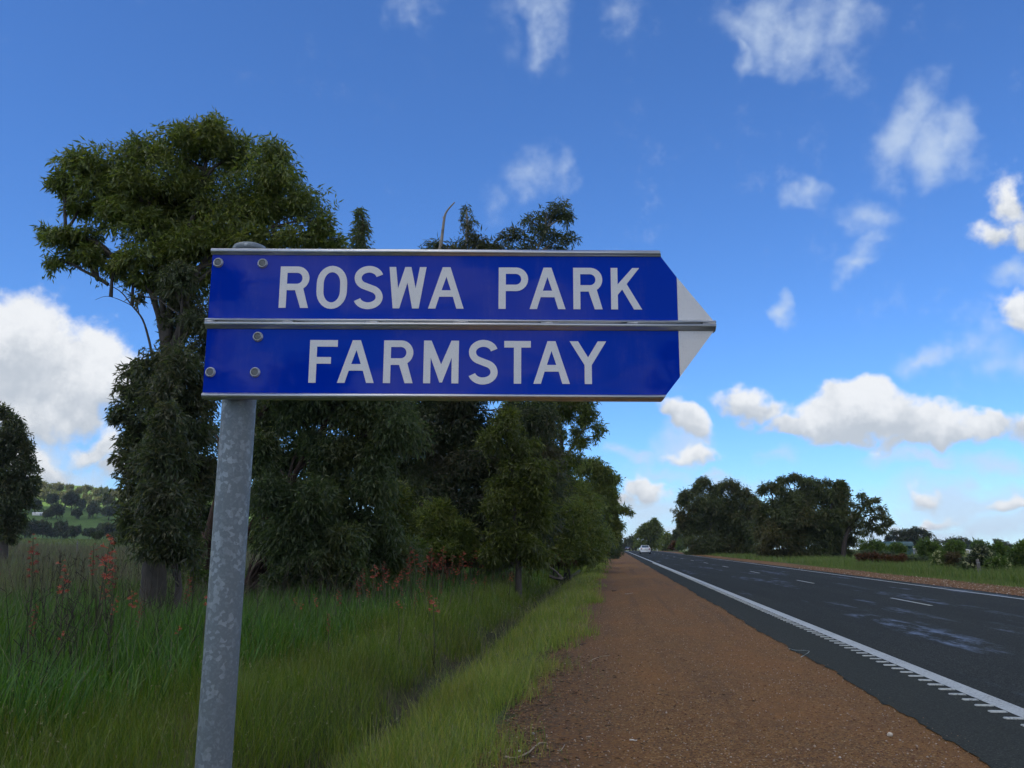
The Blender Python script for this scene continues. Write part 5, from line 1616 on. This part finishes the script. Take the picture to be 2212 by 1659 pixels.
def stick(name, pts, r, col, label, cat='stick', lift=.0):
    q = smooth_path(np.array([G(*p) + np.array([0, 0, r + lift]) for p in pts]), 3)
    q += np.random.default_rng(len(label)).normal(0, r * .4, q.shape)
    q[:, 2] = np.maximum(q[:, 2], flat(q[:, 0], q[:, 1]) + .008 + r * .6)
    mb_ = MB()
    c0 = q[0].copy()
    mb_.tube(q - c0, np.linspace(r, r * .5, len(q)), 6)
    o = mb_.build(name, plain(name + '_wood', col, rough=.9, var=.3, scale=60), None, True, tuple(c0))
    return tag(o, label, cat)


stick('stick', [(1092, 1653), (1130, 1640), (1165, 1622), (1184, 1613)], .0085, (.30, .24, .16), 'thick dry stick lying at the bottom edge where grass meets gravel')
stick('stick', [(1204, 1637), (1212, 1629), (1220, 1622)], .0045, (.32, .27, .20), 'short pale stick just right of the thick one')
stick('stick', [(1276, 1432), (1295, 1424), (1318, 1421)], .004, (.36, .30, .22), 'curved straw like twig on the gravel beside the grass edge')
stick('stick', [(1361, 1611), (1372, 1608), (1377, 1607)], .006, (.62, .58, .50), 'whitish twig fragment in the middle of the near gravel')
stick('stick', [(1252, 1397), (1266, 1395)], .008, (.07, .05, .04), 'dark twig at the grass edge above the straw like twig')
stick('stick', [(1322, 1278), (1332, 1277)], .012, (.06, .04, .03), 'dark bark scrap far up the gravel shoulder')
stick('stick', [(1350, 1285), (1368, 1283)], .010, (.40, .33, .25), 'pale bark scrap far up the gravel shoulder')
stick('strap', [(1704, 1405), (1720, 1408), (1744, 1409), (1748, 1413), (1736, 1420), (1730, 1424), (1738, 1420)], .0035, (.42, .50, .46), 'loop of pale plastic strap lying on the sealed edge', 'plastic strap')

# fallen branch in the ditch
Yb = 42
br = P(1216, 1250, Yb)
fb = empty('fallen_branch', (br.x, br.y, br.z))
tag(fb, 'grey fallen branch lying across the ditch at the far end of the red flowers', 'branch')
mb_ = MB()
for pts, r0, r1 in (([(1159, 1222, 44), (1178, 1226, 43.5), (1192, 1228, 43), (1204, 1238, 42), (1216, 1251, 41)], .05, .07), ([(1188, 1245, 41.5), (1200, 1249, 41.2), (1217, 1252, 41)], .10, .08), ([(1192, 1228, 43), (1180, 1218, 43.5)], .03, .012), ([(1216, 1251, 41), (1222, 1246, 41)], .05, .02)):
    q = smooth_path(path_px(pts, Yb)) - np.array(fb.location)
    mb_.tube(q, np.linspace(r0, r1, len(q)) * .8, 7)
mb_.build('limb', M_BARK, fb, True)

# ------------------------------------------------------------------ vehicles
M_CARWHITE = plain('white_car_paint', (.72, .73, .72), rough=.25, coat=.6, var=.03, scale=3)
M_CARDARK = plain('dark_car_paint', (.02, .024, .03), rough=.3, coat=.6)
M_GLASS = plain('car_glass', (.05, .075, .09), rough=.08, spec=.9)
M_TYRE = plain('tyre_rubber', (.012, .012, .013), rough=.9)
M_RIM = plain('wheel_rim', (.45, .45, .46), rough=.35, metal=.8)
M_LAMP = plain('tail_lamp', (.22, .012, .012), rough=.2, coat=.5)
M_BUMP = plain('black_plastic', (.02, .02, .02), rough=.7)
M_PLATE = plain('number_plate', (.75, .75, .68), rough=.5)
M_HEAD, th_ = material('lit_headlamp')
out(th_, th_.n('ShaderNodeEmission', Color=(1, .97, .9), Strength=6.0))


def loft(sections, caps=True):
    """sections: list of (y, [(x,z)...]) with equal point counts -> MB"""
    m_ = MB()
    n = len(sections[0][1])
    V = [(x, y, z) for y, pts in sections for x, z in pts]
    q = [(s * n + i, s * n + (i + 1) % n, (s + 1) * n + (i + 1) % n, (s + 1) * n + i) for s in range(len(sections) - 1) for i in range(n)]
    m_.add(V, q)
    me_f = [list(range(n))[::-1], list(range((len(sections) - 1) * n, len(sections) * n))]
    return m_, me_f


def section(hw, z0, z1, belt):
    """rounded body section: half width, sill, top, belt height"""
    c = .07
    return [(-hw + c, z0), (hw - c, z0), (hw, z0 + c * 1.2), (hw + .02, belt), (hw - .04, z1 - .04), (hw - .14, z1), (-hw + .14, z1), (-hw + .04, z1 - .04), (-hw - .02, belt), (-hw, z0 + c * 1.2)]


def car(label, loc, rz, paint, facing_lit=False):
    root = empty('car', loc, rz)
    tag(root, label, 'car')
    secs = [(-2.30, section(.74, .36, .86, .62)), (-2.22, section(.82, .26, .98, .66)), (-1.6, section(.87, .20, 1.02, .68)), (-.9, section(.88, .19, .95, .68)), (.6, section(.88, .19, .94, .68)), (1.5, section(.87, .20, .90, .66)), (2.1, section(.82, .24, .78, .60)), (2.28, section(.70, .34, .66, .52))]
    m_, caps_ = loft(secs)
    me = m_.mesh('body', paint)
    bm = bmesh.new()
    bm.from_mesh(me)
    bm.verts.ensure_lookup_table()
    for f in caps_:
        bm.faces.new([bm.verts[i] for i in f])
    bmesh.ops.recalc_face_normals(bm, faces=bm.faces)
    for f in bm.faces:
        f.smooth = True
    bm.to_mesh(me)
    bm.free()
    link('body', me, root)
    # greenhouse
    g = MB()
    lo, hi = [(-.74, -1.62), (.74, -1.62), (.74, 1.05), (-.74, 1.05)], [(-.56, -1.0), (.56, -1.0), (.56, .25), (-.56, .25)]
    v = [(x, y, .93) for x, y in lo] + [(x, y, 1.36) for x, y in hi]
    g.add(v, [(0, 1, 5, 4), (1, 2, 6, 5), (2, 3, 7, 6), (3, 0, 4, 7)])
    g.build('window', M_GLASS, root)
    r_ = MB()
    r_.box((0, -.375, 1.385), (1.16, 1.32, .05), taper=.9)
    for a, b in zip(lo, hi):
        r_.tube([(a[0], a[1], .92), (b[0], b[1], 1.375)], .045, 6)
    for sx in (-1, 1):
        r_.tube([(sx * .75, -.2, .92), (sx * .565, -.25, 1.375)], .04, 6)
    r_.build('roof', paint, root)
    wh = lathe([(.02, .10), (.20, .105), (.21, .095)], 14)
    ty = lathe([(.20, .09), (.30, .10), (.325, .06), (.325, -.06), (.30, -.10), (.15, -.10)], 18)
    tm, rm = ty.mesh('wheel', M_TYRE, True), wh.mesh('rim', M_RIM, True)
    for sx in (-1, 1):
        for y in (-1.38, 1.40):
            w_ = link('wheel', tm, root, (sx * .80, y, .325))
            w_.rotation_euler = (0, rad(90) * sx, 0)
            link('rim', rm, w_)
    for sx in (-1, 1):
        l_ = MB()
        l_.box((sx * .66, -2.262, .80), (.26, .10, .17))
        l_.build('tail_light', M_LAMP, root)
        l_ = MB()
        l_.box((sx * .60, 2.215, .62), (.30, .14, .15))
        l_.build('headlight', M_HEAD if facing_lit else M_PLATE, root)
    b_ = MB()
    b_.box((0, -2.26, .36), (1.60, .16, .17), taper=.94)
    b_.build('bumper', M_BUMP if paint is not M_CARWHITE else paint, root)
    d_ = MB()
    d_.box((0, -2.22, .245), (1.3, .14, .09))
    d_.build('valance', M_BUMP, root)
    p_ = MB()
    p_.box((0, -2.318, .72), (.42, .03, .12))
    p_.build('number_plate', M_PLATE, root)
    return root


zroad = lambda x, y: float(flat(x, y)) + .014
car('white sedan driving away along the near lane', (5.55, 150, zroad(5.5, 150)), 0, M_CARWHITE)
car('far dark car ahead of the white sedan at the crest of the road', (5.3, 300, zroad(5.3, 300)), 0, M_CARDARK)
car('tiny far white car with lit headlamps at the end of the gravel shoulder', (1.35, 305, float(flat(1.3, 305)) + .01), rad(180), M_CARWHITE, True)

# ------------------------------------------------------------------ sheds and posts
M_GREENSHED = plain('green_sheet_steel', (.030, .085, .075), rough=.5, var=.15, scale=2)
M_PALESHED = plain('cream_sheet_steel', (.58, .57, .48), rough=.6, var=.1, scale=2)
M_GREYSHED = plain('grey_sheet_steel', (.30, .33, .37), rough=.5, var=.1, scale=2)
M_BLUESHED = plain('blue_sheet_steel', (.035, .07, .16), rough=.5, var=.12, scale=1)
M_DARKGAP = plain('dark_doorway', (.03, .03, .035), rough=.9)
M_POST = plain('weathered_post', (.16, .145, .13), rough=.95, var=.35, scale=12, bump=.6)


def shed(name, label, loc, size, rz, wall, roof, pitch=.18, lower=None, cat='shed'):
    wx, wy, wh_ = size
    root = empty(name, loc, rz)
    tag(root, label, cat)
    m_ = MB()
    n = max(8, int(wx / .25))
    for side in (-1, 1):              # ribbed sheet walls
        for k in range(n):
            m_.box((-wx / 2 + (k + .5) * wx / n, side * wy / 2, wh_ / 2 - .2), (wx / n * (.98 if k % 2 else .9), .06 if k % 2 else .10, wh_ + .4))
    nn = max(6, int(wy / .25))
    for side in (-1, 1):
        for k in range(nn):
            m_.box((side * wx / 2, -wy / 2 + (k + .5) * wy / nn, wh_ / 2 - .2), (.06 if k % 2 else .10, wy / nn * .96, wh_ + .4))
    hr = wy * .5 * pitch * 2
    for side in (-1, 1):
        m_.add([(side * wx / 2, -wy / 2, wh_), (side * wx / 2, wy / 2, wh_), (side * wx / 2, 0, wh_ + hr)], [], [(0, 1, 2)])
    m_.build('wall', wall, root)
    r_ = MB()
    e = .25
    for side in (-1, 1):
        a = (-wx / 2 - e, side * (wy / 2 + e), wh_ - .04)
        r_.add([(-wx / 2 - e, side * (wy / 2 + e), wh_ - .04), (wx / 2 + e, side * (wy / 2 + e), wh_ - .04), (wx / 2 + e, 0, wh_ + hr + .04), (-wx / 2 - e, 0, wh_ + hr + .04),
                (-wx / 2 - e, side * (wy / 2 + e), wh_ + .04), (wx / 2 + e, side * (wy / 2 + e), wh_ + .04), (wx / 2 + e, 0, wh_ + hr + .12), (-wx / 2 - e, 0, wh_ + hr + .12)],
               [(4, 5, 6, 7), (0, 1, 2, 3), (0, 1, 5, 4), (1, 2, 6, 5), (3, 0, 4, 7)])
    r_.build('roof', roof, root)
    d_ = MB()
    d_.box((wx * .12, -wy / 2 - .07, wh_ * .42), (wx * .28, .06, wh_ * .84))
    d_.build('door', lower or M_DARKGAP, root)
    return root


p = P(1944, 1203, 118)
shed('shed', 'green sheet steel shed half hidden behind bushes over the road', (p.x, p.y + 2, -.1), (3.9, 4.4, P(1944, 1176, 118).z - .1), rad(-12), M_GREENSHED, M_GREENSHED, .10, M_GREENSHED)
p = P(1981, 1203, 122)
shed('shed', 'small cream and grey shed just right of the green shed', (p.x + .3, p.y + 3, -.1), (1.6, 2.0, P(1981, 1184, 122).z), rad(-12), M_PALESHED, M_PALESHED, .05, M_GREYSHED)
p = P(2088, 1200, 125)
shed('farmhouse', 'low pale farmhouse roof glimpsed between the bushes on the right', (p.x, p.y + 3, -.1), (4.5, 5, P(2088, 1195, 125).z + .1), rad(-10), M_DARKGAP, M_PALESHED, .08, cat='house')
p = hit(275, 1164)
shed('shed', 'dark blue shed at the edge of the paddock below the hill', (p.x, p.y, p.z - .2), (8, 6, 2.6), rad(20), M_BLUESHED, M_BLUESHED, .2, M_DARKGAP)
p = hit(88, 1113.5)
shed('shed', 'long white shed on the green slope of the far hill', (p.x, p.y, p.z - .5), (10, 5, 2.0), rad(25), plain('white_sheet_steel', (.75, .75, .72), rough=.6), plain('white_roof_steel', (.78, .78, .76), rough=.5), .1, M_GREYSHED)


def post(label, px, py0, py1, Y, r, lean, mat, square=False):
    a, b = P(px, py0, Y), P(px, py1, Y)
    g = float(ground_h(np.float64(b.x), np.float64(b.y)))
    o = empty('fence_post', (b.x, b.y, g))
    tag(o, label, 'post')
    h = a.z - g
    m_ = MB()
    q = [(lean * t * h, .02 * math.sin(t * 5), t * h) for t in (-.2, 0, .3, .6, .9, 1.0)]
    m_.tube(q, [r, r, r * .97, r * .95, r * .93, r * .8], 9)
    m_.build('timber', mat, o, True)
    m_ = MB()
    m_.tube([(lean * .8 * h - r * 1.02, -r, .8 * h), (lean * .8 * h + r * 1.02, -r, .8 * h)], .012, 5)
    m_.build('wire_tie', M_GREYSHED, o)
    return o


post('weathered leaning timber post in front of the cream flowered bush', 2118, 1208, 1234, 46, .085, -.12, M_POST)
post('thin grey fence post in the paddock left of the grove', 166, 1168, 1182, 62, .05, .03, M_POST)
post('white guide post beside the far edge of the road', 1420, 1186, 1192, 215, .07, .0, M_PALESHED)

# ------------------------------------------------------------------ unseen cloud, added overhead to shade the road
def cloud(name, c, r, seed, label):
    bm = bmesh.new()
    bmesh.ops.create_icosphere(bm, subdivisions=5, radius=1)
    rr = random.Random(seed)
    bl = [(Vector((rr.uniform(-1, 1), rr.uniform(-1, 1), rr.uniform(-.4, 1))).normalized(), rr.uniform(.3, .6), rr.uniform(.10, .30)) for _ in range(60)]
    for v in bm.verts:
        d = v.co.normalized()
        k = 1.0
        for b, wd_, am in bl:
            t = (d - b).length / wd_
            if t < 1:
                k = max(k, 1 + am * (1 - t * t))
        v.co = Vector((d.x * r[0] * k, d.y * r[1] * k, d.z * r[2] * (k if d.z > 0 else .35)))
    me = bpy.data.meshes.new(name)
    bm.to_mesh(me)
    bm.free()
    for pgn in me.polygons:
        pgn.use_smooth = True
    m, t = material('shade_cloud')
    a = t.n('ShaderNodeBsdfDiffuse', Color=(.99, .985, .975))
    b = t.n('ShaderNodeBsdfTranslucent', Color=(.99, .985, .975))
    out(t, t.n('ShaderNodeMixShader', Fac=.88, i1=a, i2=b))
    me.materials.append(m)
    o = link(name, me, None, c)
    return tag(o, label, 'cloud', kind='structure')


cz = 900.0
tgt = Vector((-80, 215, 0))
cc_ = tgt + Vector((sun_dir.x, sun_dir.y, 0)) * (cz / sun_dir.z)
cloud('cloud', (cc_.x, cc_.y, cz), (520, 390, 130), 5, 'broad unseen cumulus cloud added overhead to shade the road and grove')

# ------------------------------------------------------------------ the air
mb_ = MB()
mb_.box((750, 3000, 38.5), (6900, 6240, 110))
m, t_n = material('air')
t_n.n('ShaderNodeOutputMaterial', Volume=t_n.n('ShaderNodeVolumePrincipled', Color=(.80, .88, 1.0, 1), Density=.00010, Anisotropy=.2))
hz = mb_.build('haze', m)
tag(hz, 'thin pale air over the whole country', 'haze', kind='stuff')
